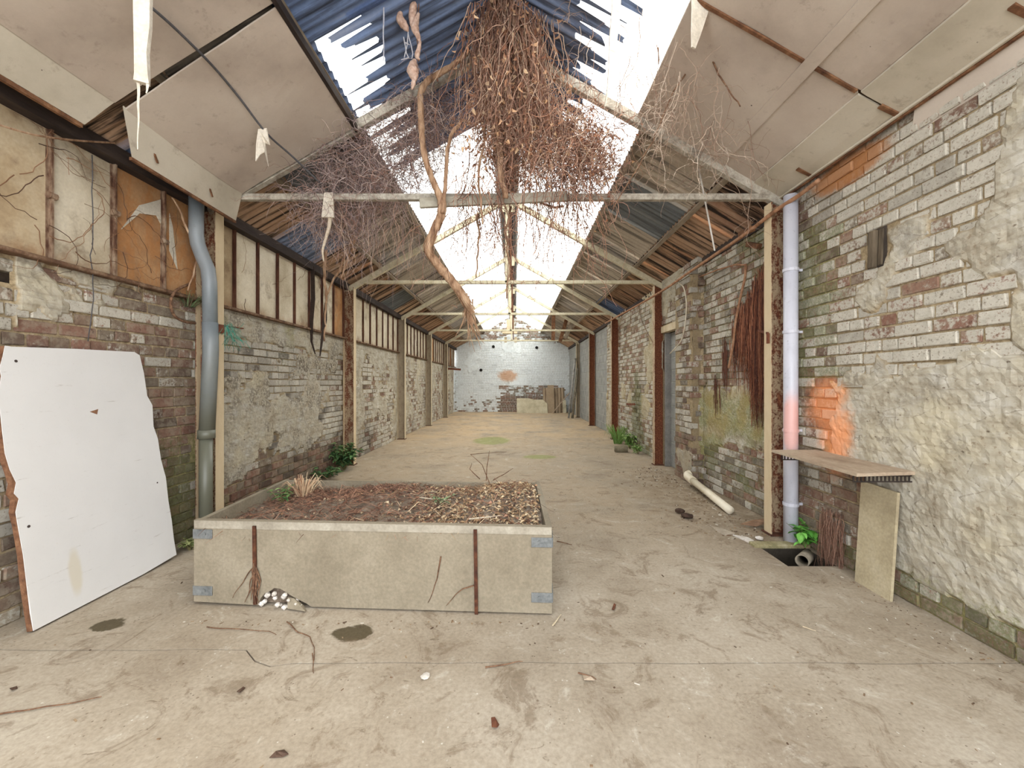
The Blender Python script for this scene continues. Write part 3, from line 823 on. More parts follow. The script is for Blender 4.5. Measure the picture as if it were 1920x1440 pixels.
# ------------------------------------------------------------------ steel columns
def rust_col(name, paint_c, amount):
    t = NT(name); n1 = t.noise(15, 6, .75, t.pos((1, 1, .45))); n2 = t.noise(60, 4, .7)
    zz = t.n('SeparateXYZ'); t.L(t.n('NewGeometry').outputs['Position'], zz.inputs[0])
    rust = t.ramp(n2, [(.3, srgb(58, 30, 22)), (.5, srgb(104, 58, 38)), (.7, srgb(150, 96, 62))])
    pc = None
    gx = t.n('NewGeometry'); nx = t.n('SeparateXYZ'); t.L(gx.outputs['Normal'], nx.inputs[0])
    ed = t.step(t.math('ABSOLUTE', nx.outputs['X']), .5, .9)      # the web rusts more than the flange faces
    pc = t.mix(ed, t.mix(n1, srgb(110, 94, 78), paint_c), t.mix(n1, paint_c, srgb(212, 196, 164)))
    thr = t.math('ADD', t.math('MULTIPLY', ed, -.17), amount)
    f = t.step(t.math('ADD', t.math('MULTIPLY', n1, .6), t.math('MULTIPLY', n2, .4)), t.math('ADD', thr, .05), t.math('SUBTRACT', thr, .05))
    return t.done(t.mix(f, pc, rust), .85, t.bump(t.math('ADD', n1, n2), .35, .004), spec=.3)
M_COLA = rust_col('cream_steel_half_rusted', srgb(184, 160, 128), .50)
M_COLB = rust_col('rust_red_steel', srgb(120, 84, 64), .62)
M_COLC = rust_col('beige_steel', srgb(176, 162, 138), .40)
def column(x_in, sgn, y, ztop, mat, label):
    """I-section: flange facing the room at x_in, web across, second flange in the wall"""
    o = empty('steel_column', (x_in + sgn * .08, y, 0), label, 'column', 'steel columns along the hall')
    m = MB(); m.box((x_in + sgn * .006, y, ztop / 2), (.012, .105, ztop), bev=.002); m.build('flange', mat, o)
    m = MB(); m.box((x_in + sgn * .174, y, ztop / 2), (.012, .105, ztop), bev=.002); m.build('flange', mat, o)
    m = MB(); m.box((x_in + sgn * .09, y, ztop / 2), (.16, .010, ztop)); m.build('web', mat, o)
    m = MB(); m.box((x_in + sgn * .09, y, .007), (.21, .14, .014), bev=.002); m.build('base_plate', M_BROWNBAR, o)
    return o
ordw = ['nearest', 'second', 'third', 'fourth', 'fifth']
for k, y in enumerate(BAYS):
    column(-2.645, -1, y, 2.92, M_COLA if k < 2 else M_COLC, ['cream and rust steel column behind the grey drainpipe', 'brown steel column with green fern at its foot', 'beige steel column, third along the boarded wall', 'beige steel column, fourth along the boarded wall', 'beige steel column, farthest along the boarded wall'][k])
    column((2.26, 2.285, 2.31, 2.335, 2.385)[k], 1, y, 2.95, [M_COLA, M_COLB, M_COLB, M_COLB, M_COLC][k], ['rusty steel column beside the white drainpipe', 'rusty steel column at the blocked doorway', 'dark rust red column next to the mossy wall', 'dark narrow steel column between the grey block walls', 'beige steel column beside the leaning tubes'][k])

# ------------------------------------------------------------------ roof trusses
M_TRUSS = weathered('cream_painted_steel', [srgb(176, 164, 134), srgb(206, 196, 168), srgb(222, 214, 190)], 9, rough=.6)
M_TRUSSN = weathered('flaking_pale_steel', [srgb(110, 98, 86), srgb(170, 162, 148), srgb(200, 192, 178)], 14, rough=.7)
for k, y in enumerate(BAYS):
    o = empty('roof_truss', (XRIDGE, y, 3.0), ['roof truss wrapped in dry vines, nearest of the row', 'cream roof truss, second from the camera', 'cream roof truss, third from the camera', 'cream roof truss, fourth from the camera', 'cream roof truss nearest the far wall'][k], 'roof truss', 'roof trusses')
    mt = M_TRUSSN if k == 0 else M_TRUSS
    m = MB(); m.bar((-2.50, y, 3.01), (2.27, y, 3.01), .05, .055, bev=.004); m.build('tie_beam', mt, o)
    for sd in (-1, 1):
        t1 = 2.62
        a = (XRIDGE + sd * t1, y, ZRIDGE - PITCH * t1 - .115); c = (XRIDGE + sd * .02, y, ZRIDGE - .115 - PITCH * .02)
        m = MB(); m.bar(a, c, .06, .085, bev=.004); m.build('rafter', mt if k else M_TRUSSN, o)
    m = MB(); m.bar((XRIDGE - .02, y, 3.0), (XRIDGE - .02, y, ZRIDGE - .12), .05 if k else .06, .05, (0, 1, 0)); m.build('king_post', mt, o)
    m = MB(); m.bar((XRIDGE + .045, y + .03, 3.02), (XRIDGE + .045, y + .03, ZRIDGE - .12), .035, .035, (0, 1, 0)); m.build('hanger', M_BROWNBAR, o)
    if k:
        m = MB(); m.box((XRIDGE, y - .03, ZRIDGE - .26), (.22, .012, .16)); m.build('gusset_plate', mt, o)
# loose plank lying across the nearest tie beam
m = MB(); m.bar(at(787, 381, 3.55), at(1064, 368, 3.55), .035, .085, bev=.004)
tag(m.build('plank', weathered('grey_green_plank', [srgb(120, 112, 96), srgb(160, 152, 136), srgb(182, 176, 160)], 6, (.3, 1, 1))), 'grey weathered plank lying across the nearest tie beam', 'plank')

# ------------------------------------------------------------------ lining boards under the near roof
def board_mat(name, a, b_, c_):
    t = NT(name); n1 = t.noise(1.3, 5, .6); n2 = t.noise(11, 5, .7); n3 = t.noise(80, 2)
    c = t.ramp(n1, [(.3, a), (.5, b_), (.7, c_)])
    c = t.mix(t.math('MULTIPLY', t.step(n2, .56, .72), .35), c, srgb(122, 104, 90))
    c = t.mix(t.step(t.voro(5.5), .035, .022), c, srgb(60, 50, 44))
    c = t.mix(t.math('MULTIPLY', n3, .15), c, (.2, .18, .16, 1))
    return t.done(c, .75, t.bump(t.math('ADD', n1, t.math('MULTIPLY', n2, .3)), .2, .01), spec=.25)
M_BOARD = board_mat('grey_beige_lining_board', srgb(164, 150, 138), srgb(188, 174, 160), srgb(202, 190, 176))
M_BOARDL = board_mat('pale_lining_board', srgb(166, 156, 138), srgb(190, 180, 162), srgb(202, 193, 176))
M_RUSTWOOD = weathered('rust_stained_batten', [srgb(70, 46, 34), srgb(116, 80, 56), srgb(156, 116, 84)], 12)
def bent_board(name, prof, ya, yb, mat, parent, th=.012, sag=.012, seed=0, nl=14):
    """prof: list of (x, z) at the near end and far end; skewed ends allowed"""
    m = MB(); npf = len(prof[0]); sub = 6
    rows = []
    for i in range(nl + 1):
        f = i / nl; row = []
        for j in range((npf - 1) * sub + 1):
            s, g = min(j // sub, npf - 2), None
            g = j / sub - s
            pa = [prof[0][s][q] + (prof[0][s + 1][q] - prof[0][s][q]) * g for q in range(2)]
            pb = [prof[1][s][q] + (prof[1][s + 1][q] - prof[1][s][q]) * g for q in range(2)]
            w = j / ((npf - 1) * sub)
            y0 = ya[0] + (ya[1] - ya[0]) * w; y1 = yb[0] + (yb[1] - yb[0]) * w
            x = pa[0] + (pb[0] - pa[0]) * f; z = pa[1] + (pb[1] - pa[1]) * f
            z += sag * noise.noise(Vector((f * 2.2 + seed, w * 2.3, seed))) - sag * sin(pi * f) * .6
            row.append(Vector((x, y0 + (y1 - y0) * f, z)))
        rows.append(row)
    nj = len(rows[0])
    for off in (0, th):
        for row in rows:
            for p in row: m.v.append((p.x, p.y, p.z + off))
    N = (nl + 1) * nj
    for i in range(nl):
        for j in range(nj - 1):
            q = (i * nj + j, i * nj + j + 1, (i + 1) * nj + j + 1, (i + 1) * nj + j)
            m.f.append(q); m.f.append(tuple(N + k for k in q[::-1]))
    ring = [j for j in range(nj)] + [i * nj + nj - 1 for i in range(1, nl + 1)] + [nl * nj + j for j in range(nj - 2, -1, -1)] + [i * nj for i in range(nl - 1, 0, -1)]
    for a, c in zip(ring, ring[1:] + ring[:1]): m.f.append((a, c, c + N, a + N))
    return m.build(name, mat, parent)
o = empty('lining_board', (-2.0, 1.4, 3.2), 'grey ceiling board over the left wall, nearest the camera, with torn corner', 'board')
bent_board('sloping_sheet', ([(-1.43, 3.60), (-2.44, 3.06)], [(-1.43, 3.60), (-2.44, 3.06)]), (.2, .2), (2.40, 2.47), M_BOARD, o, seed=1)
bent_board('drop_strip', ([(-2.44, 3.06), (-2.55, 2.89)], [(-2.44, 3.06), (-2.56, 2.885)]), (.2, .2), (2.47, 2.41), M_BOARDL, o, seed=2, sag=.004)
m = MB(); m.bar((-2.565, .2, 2.875), (-2.57, 2.40, 2.872), .02, .022); m.build('edge_batten', M_RUSTWOOD, o)
o = empty('lining_board', (-2.0, 3, 3.1), 'grey ceiling board hanging loose at its lower edge beside the nearest truss', 'board')
bent_board('sloping_sheet', ([(-1.43, 3.60), (-2.42, 3.05)], [(-1.43, 3.60), (-2.41, 3.03)]), (2.43, 2.52), (3.58, 3.58), M_BOARD, o, seed=5, sag=.02)
bent_board('drop_strip', ([(-2.42, 3.05), (-2.46, 2.80)], [(-2.41, 3.03), (-2.48, 2.79)]), (2.50, 2.60), (3.58, 3.60), M_BOARDL, o, seed=7, sag=.004)
m = MB(); m.bar((-2.467, 2.6, 2.79), (-2.487, 3.6, 2.78), .018, .02); m.build('edge_batten', M_RUSTWOOD, o)
for y in (2.75, 3.25):
    m = MB(); m.box((-2.446, y, 2.90), (.006, .016, .11), Euler((.2, -.2, 0)).to_matrix()); m.build('nailed_cleat', M_RUSTWOOD, o)
m = MB(); m.bar((-1.415, .2, 3.615), (-1.415, 3.62, 3.615), .03, .05); tag(m.build('edge_trim', M_DARKTIM), 'dark timber strip along the upper edge of the left ceiling boards', 'trim')
def zc(x): return 4.35 - .57 * x
rows = [('upper', 1.09, 1.80, M_BOARD), ('middle', 1.82, 2.12, M_BOARD), ('lower', 2.12, 2.365, M_BOARDL)]
spans = [(.4, 2.485, 'nearest the camera'), (2.505, 3.64, 'ending at the nearest truss')]
for rn, x0, x1, mt in rows:
    for (y0, y1, w) in spans:
        if rn == 'lower':
            zz0, zz1 = zc(x0) - .012, zc(x1) - .006
        else: zz0, zz1 = zc(x0), zc(x1)
        ob = bent_board('ceiling_board', ([(x0, zz0), (x1, zz1)], [(x0, zz0), (x1, zz1)]), (y0, y0), (y1, y1), mt, None, sag=.008, seed=x0 * 3 + y0)
        tag(ob, {'upper': 'wide beige ceiling board next to the skylight on the right, ', 'middle': 'beige ceiling board below the long batten on the right, ', 'lower': 'pale narrow ceiling strip above the right wall, '}[rn] + w, 'board', 'ceiling boards over the right wall')
m = MB(); m.bar((1.81, -.3, zc(1.81) - .012), (1.81, 3.64, zc(1.81) - .012), .085, .012, (.57, 0, 1)); tag(m.build('ceiling_batten', M_BOARD), 'long beige cover batten across the right ceiling boards', 'batten')
for y, lab in ((2.495, 'rusty brown cross batten between the right ceiling boards'),):
    m = MB(); m.bar((1.12, y, zc(1.12) - .008), (2.10, y, zc(2.10) - .008), .022, .012); tag(m.build('ceiling_batten', M_RUSTWOOD), lab, 'batten')
for i, (y, lab) in enumerate(((1.83, 'short rusty cleat on the pale ceiling strip, nearest the camera'), (2.49, 'short rusty cleat on the pale ceiling strip below the cross batten'), (3.22, 'short rusty cleat on the pale ceiling strip near the white drainpipe'))):
    m = MB(); m.bar((2.24, y, zc(2.24) - .022), (2.35, y, zc(2.35) - .012), .03, .012); tag(m.build('cleat', M_RUSTWOOD), lab, 'cleat')
m = MB(); m.bar((2.372, -.3, zc(2.37) - .012), (2.372, 3.60, zc(2.37) - .012), .022, .022, bev=.004); tag(m.build('edge_bead', M_RUSTWOOD), 'rust stained bead along the edge of the right ceiling', 'trim')
m = MB(); m.bar((2.352, -.3, zc(2.355) - .014), (2.352, 3.60, zc(2.355) - .014), .02, .016, bev=.003); tag(m.build('edge_bead', M_BOARDL), 'pale bead beside the rusty one on the right ceiling edge', 'trim')
bent_board('cove_board', ([(2.385, 2.99), (2.44, 2.845)], [(2.385, 2.99), (2.44, 2.85)]), (-.3, -.3), (2.42, 2.50), M_BOARD, None, sag=.006, seed=3)
tag(bpy.data.objects['cove_board'], 'beige cove board between the right ceiling and the brick wall', 'board')
# ------------------------------------------------------------------ planter of cement boards
M_CEM = weathered('stained_cement_board', [srgb(126, 115, 97), srgb(141, 130, 111), srgb(153, 142, 123)], 3.2, bump=.2, dots=(30, .05, srgb(96, 84, 66), .5))
M_GALV = weathered('galvanised_strap', [srgb(92, 94, 94), srgb(118, 120, 119), srgb(136, 138, 136)], 18, metal=.15, rough=.6)
M_RUSTST = weathered('rusty_rod', [srgb(46, 28, 22), srgb(78, 46, 32), srgb(110, 70, 46)], 22)
M_SOIL = weathered('dark_crumbly_soil', [srgb(84, 72, 62), srgb(120, 106, 92), srgb(152, 138, 122)], 18, bump=.9, fine=140)
M_ROOT = weathered('brown_root', [srgb(70, 48, 36), srgb(112, 82, 62), srgb(150, 118, 92)], 30)
M_PEBBLE = weathered('pale_pebble', [srgb(170, 160, 146), srgb(214, 206, 196), srgb(232, 228, 222)], 9)
FL, FR, BR, BL = Vector((-1.95, 2.46, 0)), Vector((.213, 2.35, 0)), Vector((.205, 3.44, 0)), Vector((-2.0, 3.53, 0))
PH = .515; GAP = .012
planter = empty('planter_box', (-.9, 2.95, 0), 'large low planter box of cement boards with metal corner straps, filled with soil', 'planter')
def fp(s, z, out=0.0):
    nrm = Vector((FR.y - FL.y, -(FR.x - FL.x), 0)).normalized()
    p = FL + (FR - FL) * s + nrm * out; return Vector((p.x, p.y, z))
notch = [(.188, GAP), (.192, .05), (.205, .085), (.222, .10), (.232, .118), (.25, .115), (.262, .10), (.272, .085), (.30, .055), (.325, .03), (.338, GAP)]
m = MB()
ol = [fp(0, GAP + .012), *[fp(s, z) for s, z in notch], fp(1, GAP), fp(1.0, PH), fp(0, PH + .003)]
m.slab(ol, (FR - FL).cross(Vector((0, 0, 1))).normalized(), .034); m.build('front_board', M_CEM, planter)
def side_board(a, b_, name, h=PH, inset=0):
    d = (b_ - a).normalized(); nrm = d.cross(Vector((0, 0, 1)))
    m = MB(); m.slab([Vector((a.x, a.y, GAP)), Vector((b_.x, b_.y, GAP)), Vector((b_.x, b_.y, h)), Vector((a.x, a.y, h))], nrm, .034); return m.build(name, M_CEM, planter)
sd = .036
dF = (FR - FL).normalized(); dR = (BR - FR).normalized(); dL = (BL - FL).normalized()
side_board(FR + dR * sd, BR, 'side_board'); side_board(BR - dF * sd, BL + dF * sd, 'back_board', PH - .01); side_board(BL, FL + dL * sd, 'side_board', PH - .004)
b = MB(); 
for s0, s1 in ((.002, .999),): b.slab([fp(s0, PH - .045, .004), fp(s1, PH - .045, .004), fp(s1, PH - .002, .004), fp(s0, PH + .001, .004)], (FR - FL).cross(Vector((0, 0, 1))), .004)
b.build('rim_strip', weathered('pale_cement_rim', [srgb(136, 127, 112), srgb(160, 151, 135), srgb(176, 168, 152)], 6), planter)
for s, z, sg in ((0, .435, 1), (0, .092, 1), (1, .425, -1), (1, .105, -1)):
    o = MB(); c = fp(s + sg * .027, z, .004)
    ang = math.atan2(dF.y, dF.x)
    R = Euler((0, 0, ang)).to_matrix()
    o.box(c, (.122, .006, .056), R, .0015)
    side = fp(s, z, -.06) + dF * (-sg * .004); o.box(side, (.006, .122, .056), R, .0015)
    st = o.build('corner_strap', M_GALV, planter)
    bo = MB(); q = fp(s + sg * .034, z + .003, .006); nrm = dF.cross(Vector((0, 0, 1)))
    bo.tube([q, q + nrm * .007], .009, 8); bo.build('bolt', M_GALV, st)
for s, z0, z1, ln in ((.181, .02, .492, 'stake'), (.797, -.0, .495, 'stake')):
    o = MB(); o.bar(fp(s, z0 + .002, .009), fp(s - .003, z1, .009), .02, .01, (0, 1, 0)); o.build('steel_stake', M_RUSTST, planter)
# soil bed
m = MB(); nx, ny = 70, 36
def inner(s, t):
    a = FL + (FR - FL) * s; c = BL + (BR - BL) * s
    return a + (c - a) * t
def soil_h(s, t):
    return .405 + .035 * s + .10 * math.exp(-((s - .86) / .16) ** 2 - ((t - .66) / .34) ** 2) + .055 * math.exp(-((s - .45) / .2) ** 2 - ((t - .75) / .3) ** 2) + .03 * fbm(s * 2, t, 4, 51) + .018 * fbm(s * 2, t, 16, 52)
for j in range(ny + 1):
    for i in range(nx + 1):
        s, t = .017 + .966 * i / nx, .034 + .934 * j / ny
        p = inner(s, t); m.v.append((p.x, p.y, soil_h(s, t)))
for j in range(ny):
    for i in range(nx): m.f.append((j * (nx + 1) + i, j * (nx + 1) + i + 1, (j + 1) * (nx + 1) + i + 1, (j + 1) * (nx + 1) + i))
tag(m.build('soil', M_SOIL, planter, smooth=False))
m = MB(); p = fp(.26, .07, -.06); m.box(p, (.34, .04, .12), Euler((0, 0, math.atan2(dF.y, dF.x))).to_matrix()); m.build('soil_at_hole', M_SOIL, planter)
def col_mat(name, cname='paint', rough=.8, trans=0.0):
    t = NT(name); a = t.n('Attribute', attribute_name=cname); n2 = t.noise(45, 3)
    c = t.mix(.4, a.outputs['Color'], t.ramp(n2, [(.3, (.5, .5, .5)), (.7, (1.15, 1.15, 1.15))]), 'MULTIPLY')
    return t.done(c, rough, None, spec=.2)
M_LITTER = col_mat('dry_leaf_litter')
M_GREEN = col_mat('fresh_green_leaf', rough=.55)
def pick(cols):
    c = rnd.choice(cols); k = U(.8, 1.15); return (c[0] * k, c[1] * k, c[2] * k, 1)
TAN = [srgb(196, 172, 138), srgb(172, 142, 108), srgb(214, 194, 162), srgb(146, 114, 88)]
RED = [srgb(146, 106, 86), srgb(116, 84, 70), srgb(172, 132, 108), srgb(100, 76, 64)]
m = MB()
for i in range(5200):
    s, t = U(.02, .98), U(.05, .96)
    right = sm(.45, .75, s + .1 * U(-1, 1))
    if rnd.random() > .35 + .65 * max(right, sm(.3, .9, t)): continue
    p = inner(s, t); z = soil_h(s, t)
    a = U(0, 2 * pi); d = Vector((cos(a), sin(a), U(-.3, .5)))
    if rnd.random() < .55 * right + .25:
        m.leaf((p.x, p.y, z + U(0, .025)), d, (U(-.6, .6), U(-.6, .6), 1), U(.014, .04), U(.010, .026), U(.2, .7), pick(TAN if rnd.random() < .25 + .6 * right else RED))
    else:
        L = U(.04, .2); q = Vector((p.x, p.y, z + U(.002, .02)))
        mid = q + d * L * .5 + Vector((U(-.01, .01), U(-.01, .01), .012))
        d2 = Vector((d.x, d.y, 0))
        m.tube([q, mid, q + d2 * L], (U(.001, .0028), .0008), 3, False, pick(RED if rnd.random() > .5 * right else TAN))
o = m.build('leaf_litter', M_LITTER); tag(o, 'brown dead leaves and twigs scattered over the planter soil', 'leaf litter', kind='stuff')
m = MB()
for i in range(26):
    s = U(.19, .325); z = U(.0, .09) * sm(.34, .26, s) ; p = fp(s, max(.016, z), U(-.02, .03)); r = U(.008, .017)
    m.tube([p + Vector((-r, 0, 0)), p + Vector((-r * .4, 0, r * .2)), p + Vector((r * .5, 0, 0)), p + Vector((r, 0, -r * .1))], [r * .4, r * .9, r, r * .3], 6)
tag(m.build('pebbles', M_PEBBLE), 'white pebbles spilling out of the broken hole in the planter front', 'pebbles', kind='stuff')
m = MB(); m.slab([fp(.278, .014, .03), fp(.335, .012, .05), fp(.318, .03, .02), fp(.29, .062, .005), fp(.272, .066, .004)], (0, -1, .3), .014)
tag(m.build('board_chip', M_CEM), 'broken cement chip lying before the hole in the planter', 'chip')
# roots crawling down the planter front
def wiggle(pts, n=6, amp=.008, seed=0):
    out = []
    for i in range(len(pts) - 1):
        a, c = Vector(pts[i]), Vector(pts[i + 1])
        for k in range(n):
            f = k / n; p = a.lerp(c, f)
            q = Vector((noise.noise(p * 9 + Vector((seed, 0, 0))), noise.noise(p * 9 + Vector((0, seed, 5))), noise.noise(p * 9 + Vector((3, 0, seed))))) * amp
            out.append(p + q)
    out.append(Vector(pts[-1])); return out
root = empty('dry_roots', fp(.18, .02, .01), 'thin dry roots growing down the planter front from the left steel stake', 'roots')
for k, pts in enumerate([[(.181, .27), (.178, .15), (.186, .02)], [(.179, .26), (.150, .18), (.118, .06)], [(.183, .25), (.19, .14), (.176, .03)], [(.178, .22), (.168, .12), (.152, .035)], [(.184, .24), (.196, .16), (.188, .07)], [(.18, .2), (.17, .17), (.163, .09)], [(.186, .2), (.182, .09), (.194, .03)], [(.176, .24), (.176, .1), (.17, .05)]]):
    m = MB(); m.tube(wiggle([fp(s, z, .014) for s, z in pts], 6, .012, k), (.006 if k != 1 else .004, .0015), 5); m.smooth = True; m.build('root', M_ROOT, root)
for pts, lab in (([(.70, .33), (.69, .2), (.665, .06)], 'thin dark stem stuck to the planter front'), ([(.79, .165), (.76, .15), (.74, .11), (.715, .045)], 'curved brown root beside the right steel stake of the planter')):
    m = MB(); m.tube(wiggle([fp(s, z, .006) for s, z in pts], 6, .008, 9), (.0045, .0015), 5)
    tag(m.build('root', M_ROOT), lab, 'root')

# green and dry plants in the planter
GRN = [srgb(112, 142, 84), srgb(88, 122, 70), srgb(140, 164, 104), srgb(74, 104, 60)]
M_STEM = weathered('green_brown_stem', [srgb(110, 104, 66), srgb(140, 128, 88)], 20)
def leafy_plant(name, base, h, n_st, L, spread, label, cat='plant', cols=GRN, seed=1, per=9, droop=.3):
    r = random.Random(seed); o = empty(name, base, label, cat); mS = MB(); mL = MB()
    for k in range(n_st):
        a = r.uniform(0, 2 * pi); sp = r.uniform(.3, 1) * spread
        tip = Vector(base) + Vector((cos(a) * sp, sin(a) * sp, h * r.uniform(.55, 1)))
        pts = [Vector(base) + Vector((cos(a), sin(a), 0)) * .01, Vector(base).lerp(tip, .5) + Vector((0, 0, h * .15)), tip]
        pts = wiggle(pts, 4, .01, seed + k)
        mS.tube(pts, (.003, .0012), 4)
        for i in range(per):
            f = .25 + .75 * (i + .5) / per; p = pts[min(len(pts) - 1, int(f * (len(pts) - 1)))]
            b2 = r.uniform(0, 2 * pi); d = Vector((cos(b2), sin(b2), r.uniform(-droop, .35)))
            c = r.choice(cols); q = r.uniform(.8, 1.2)
            mL.leaf(p, d, (0, 0, 1), L * r.uniform(.6, 1.1), L * .55 * r.uniform(.7, 1), .18, (c[0] * q, c[1] * q, c[2] * q, 1))
    mS.build('stem', M_STEM, o); q = mL.build('foliage', M_GREEN, o); q['kind'] = 'stuff'
    return o
leafy_plant('bramble', (-1.80, 3.12, .43), .13, 7, .05, .20, 'green bramble in the left back corner of the planter', seed=3, per=7)
leafy_plant('nettle', (-.53, 2.98, .45), .085, 6, .045, .12, 'small grey green seedling in the middle of the planter', seed=5, per=6, cols=[srgb(120, 138, 100), srgb(146, 158, 120), srgb(96, 116, 80)])
def blades(name, base, n, h, spread, cols, label, cat, mat, seed=1, w=.004, droop=.6):
    r = random.Random(seed); m = MB(); base = Vector(base)
    for k in range(n):
        a = r.uniform(0, 2 * pi); q = r.uniform(0, spread * .35); p = base + Vector((cos(a) * q, sin(a) * q, 0))
        L = h * r.uniform(.5, 1); a += r.uniform(-.6, .6); d = Vector((cos(a), sin(a), 0)); lean = r.uniform(.2, 1) * spread
        pts = [p, p + d * lean * .35 + Vector((0, 0, L * .6)), p + d * lean * .8 + Vector((0, 0, L)), p + d * lean * 1.15 + Vector((0, 0, L * (1 - droop * r.random())))]
        c = r.choice(cols); f = r.uniform(.8, 1.15)
        m.tube(pts, [w, w * .9, w * .6, w * .2], 3, False, (c[0] * f, c[1] * f, c[2] * f, 1))
    o = m.build(name, mat); tag(o, label, cat, kind=None); return o
blades('dead_grass', (-1.72, 3.30, .43), 60, .17, .14, [srgb(196, 164, 132), srgb(178, 140, 110), srgb(214, 190, 156)], 'tuft of dry straw coloured grass behind the bramble', 'grass', M_LITTER, 4)
m = MB()
for pts in ([(918, 905), (905, 872), (882, 852)], [(912, 900), (916, 862), (918, 845)], [(925, 900), (950, 885), (962, 878)], [(900, 898), (880, 880), (884, 868)]):
    m.tube(wiggle([at(x, y, 3.30) for x, y in pts], 5, .012, 4), (.004, .0015), 4)
    m.v[:] = m.v
o = empty('dry_twigs', at(915, 905, 3.3), 'bare thin twigs sticking up from the back right of the planter', 'twigs')
m.build('twig', M_ROOT, o)
for i, (px, py, d, L, a, lab) in enumerate(((785, 920, 3.1, .16, -.5, 'pale bleached stick on the planter soil beside the seedling'), (880, 965, 2.6, .2, .2, 'long pale straw lying along the front of the planter soil'), (820, 925, 3.0, .1, .1, 'short pale stick on the planter leaf litter'))):
    p = at(px, py, d); s_, t_ = .5, .5
    m = MB(); p.z = .475
    m.tube(wiggle([p, p + Vector((L * cos(a), L * sin(a), .01))], 5, .006, i), (.006, .004), 5); tag(m.build('stick', weathered('bleached_stick_%d' % i, [srgb(190, 172, 146), srgb(216, 204, 184)], 20)), lab, 'stick')

# ------------------------------------------------------------------ broken white board against the left wall
def white_board_mat():
    t = NT('dirty_white_laminate'); n1 = t.noise(2.4, 6, .6); n2 = t.noise(22, 6, .75, t.pos((1, .22, 2.2))); n3 = t.noise(120, 2)
    c = t.mix(n1, srgb(200, 197, 194), srgb(216, 213, 210))
    c = t.mix(t.math('MULTIPLY', t.step(n2, .62, .72), .55), c, srgb(150, 140, 130))
    c = t.mix(t.math('MULTIPLY', t.step(n3, .35, .2), .5), c, srgb(180, 172, 164))
    c = t.mix(t.math('MULTIPLY', t.spot((-2.63, 2.42, .22), (.1, .035, .13), .3, 12, .3), .7), c, srgb(196, 186, 164))
    return t.done(c, .45, t.bump(n2, .08, .002), spec=.4)
M_WB = white_board_mat()
M_WBE = weathered('brown_fibre_edge', [srgb(88, 58, 42), srgb(126, 88, 64), srgb(150, 112, 84)], 26, bump=.8)
wbn = Vector((1, 0, .121)).normalized(); wb0 = Vector((-2.60, 2.6, 0))
def wbp(px, py): return onplane(px, py, wb0, wbn)
edge = [(10, 648), (22, 650), (140, 654), (252, 660), (262, 666), (270, 700), (276, 742), (286, 760), (288, 800), (296, 822), (302, 862), (311, 895), (316, 940), (322, 975), (326, 1010), (331, 1040),
        (270, 1078), (215, 1108), (150, 1144), (120, 1158), (63, 1190), (57, 1150), (50, 1090), (44, 1040), (34, 985), (30, 960), (36, 935), (27, 925), (31, 905), (19, 880), (10, 850), (4, 800), (-2, 740), (3, 705), (0, 690), (6, 668)]
board = empty('broken_board', (-2.62, 2.68, 0), 'large broken white laminate board leaning against the left brick wall', 'board')
pts = [wbp(x, y) for x, y in edge]
for p in pts:
    if p.z < .012: p.z = .012
m = MB(); m.slab(pts[::-1], wbn, .004); m.build('white_face', M_WB, board)
rr = random.Random(4)
pts2 = []
for i, p in enumerate(pts):
    q = p - wbn * .0045
    if i >= 20: q = q + Vector((0, -rr.uniform(.0, .016), 0))
    pts2.append(q)
m = MB(); m.slab(pts2[::-1], wbn, .028); m.build('core', M_WBE, board)
for px, py, r_, nm in ((30, 677, .008, 'screw_hole'), (54, 987, .008, 'screw_hole'), (295, 905, .006, 'screw_hole')):
    m = MB(); p = wbp(px, py); m.tube([p + wbn * .0005, p - wbn * .002], r_, 10); m.build(nm, M_DARKTIM, board)
m = MB(); m.slab([wbp(168, 772) + wbn * .001, wbp(184, 767) + wbn * .001, wbp(182, 777) + wbn * .001][::-1], wbn, .002); m.build('gouge', M_WBE, board)

# ------------------------------------------------------------------ drainpipes
def pvc(name, cols, extra=None):
    t = NT(name); n1 = t.noise(3, 5, .6, t.pos((1, 1, .5))); n2 = t.noise(30, 4, .7)
    c = t.ramp(n1, [(.3, cols[0]), (.5, cols[1]), (.7, cols[2])])
    c = t.mix(t.math('MULTIPLY', t.step(n2, .6, .72), .4), c, srgb(110, 104, 98))
    if extra: c = extra(t, c)
    return t.done(c, .4, None, spec=.45)
M_PVCW = pvc('white_grey_plastic_pipe', [srgb(176, 176, 186), srgb(194, 194, 204), srgb(204, 204, 212)], lambda t, c: t.mix(t.math('MULTIPLY', t.spot((2.30, 3.38, .98), (.1, .06, .24), .4, 5, .4), .6), c, srgb(226, 150, 126)))
def mossy(t, c):
    z = t.n('SeparateXYZ'); t.L(t.n('NewGeometry').outputs['Position'], z.inputs[0])
    return t.mix(t.math('MULTIPLY', t.step(t.math('ADD', z.outputs['Z'], t.math('MULTIPLY', t.noise(3, 4), .8)), 2.3, 1.2), .75), c, srgb(92, 88, 62))
M_PVCG = pvc('grey_green_plastic_pipe', [srgb(104, 112, 116), srgb(124, 130, 134), srgb(136, 140, 142)], mossy)
dp = empty('drainpipe', (2.325, 3.42, 0), 'pale grey plastic drainpipe with brackets on the right wall, running into the pit', 'drainpipe')
m = MB(); m.tube([(2.325, 3.42, -.02), (2.325, 3.42, .95), (2.325, 3.42, 2.93)], .054, 24); m.smooth = True; m.build('pipe', M_PVCW, dp)
for z in (.33, .95, 1.78, 2.3):
    m = MB(); m.tube([(2.325, 3.42, z - .012), (2.325, 3.42, z + .012)], .060, 24); m.bar((2.36, 3.42, z), (2.42, 3.42, z), .02, .02); m.build('pipe_bracket', M_PVCW, dp)
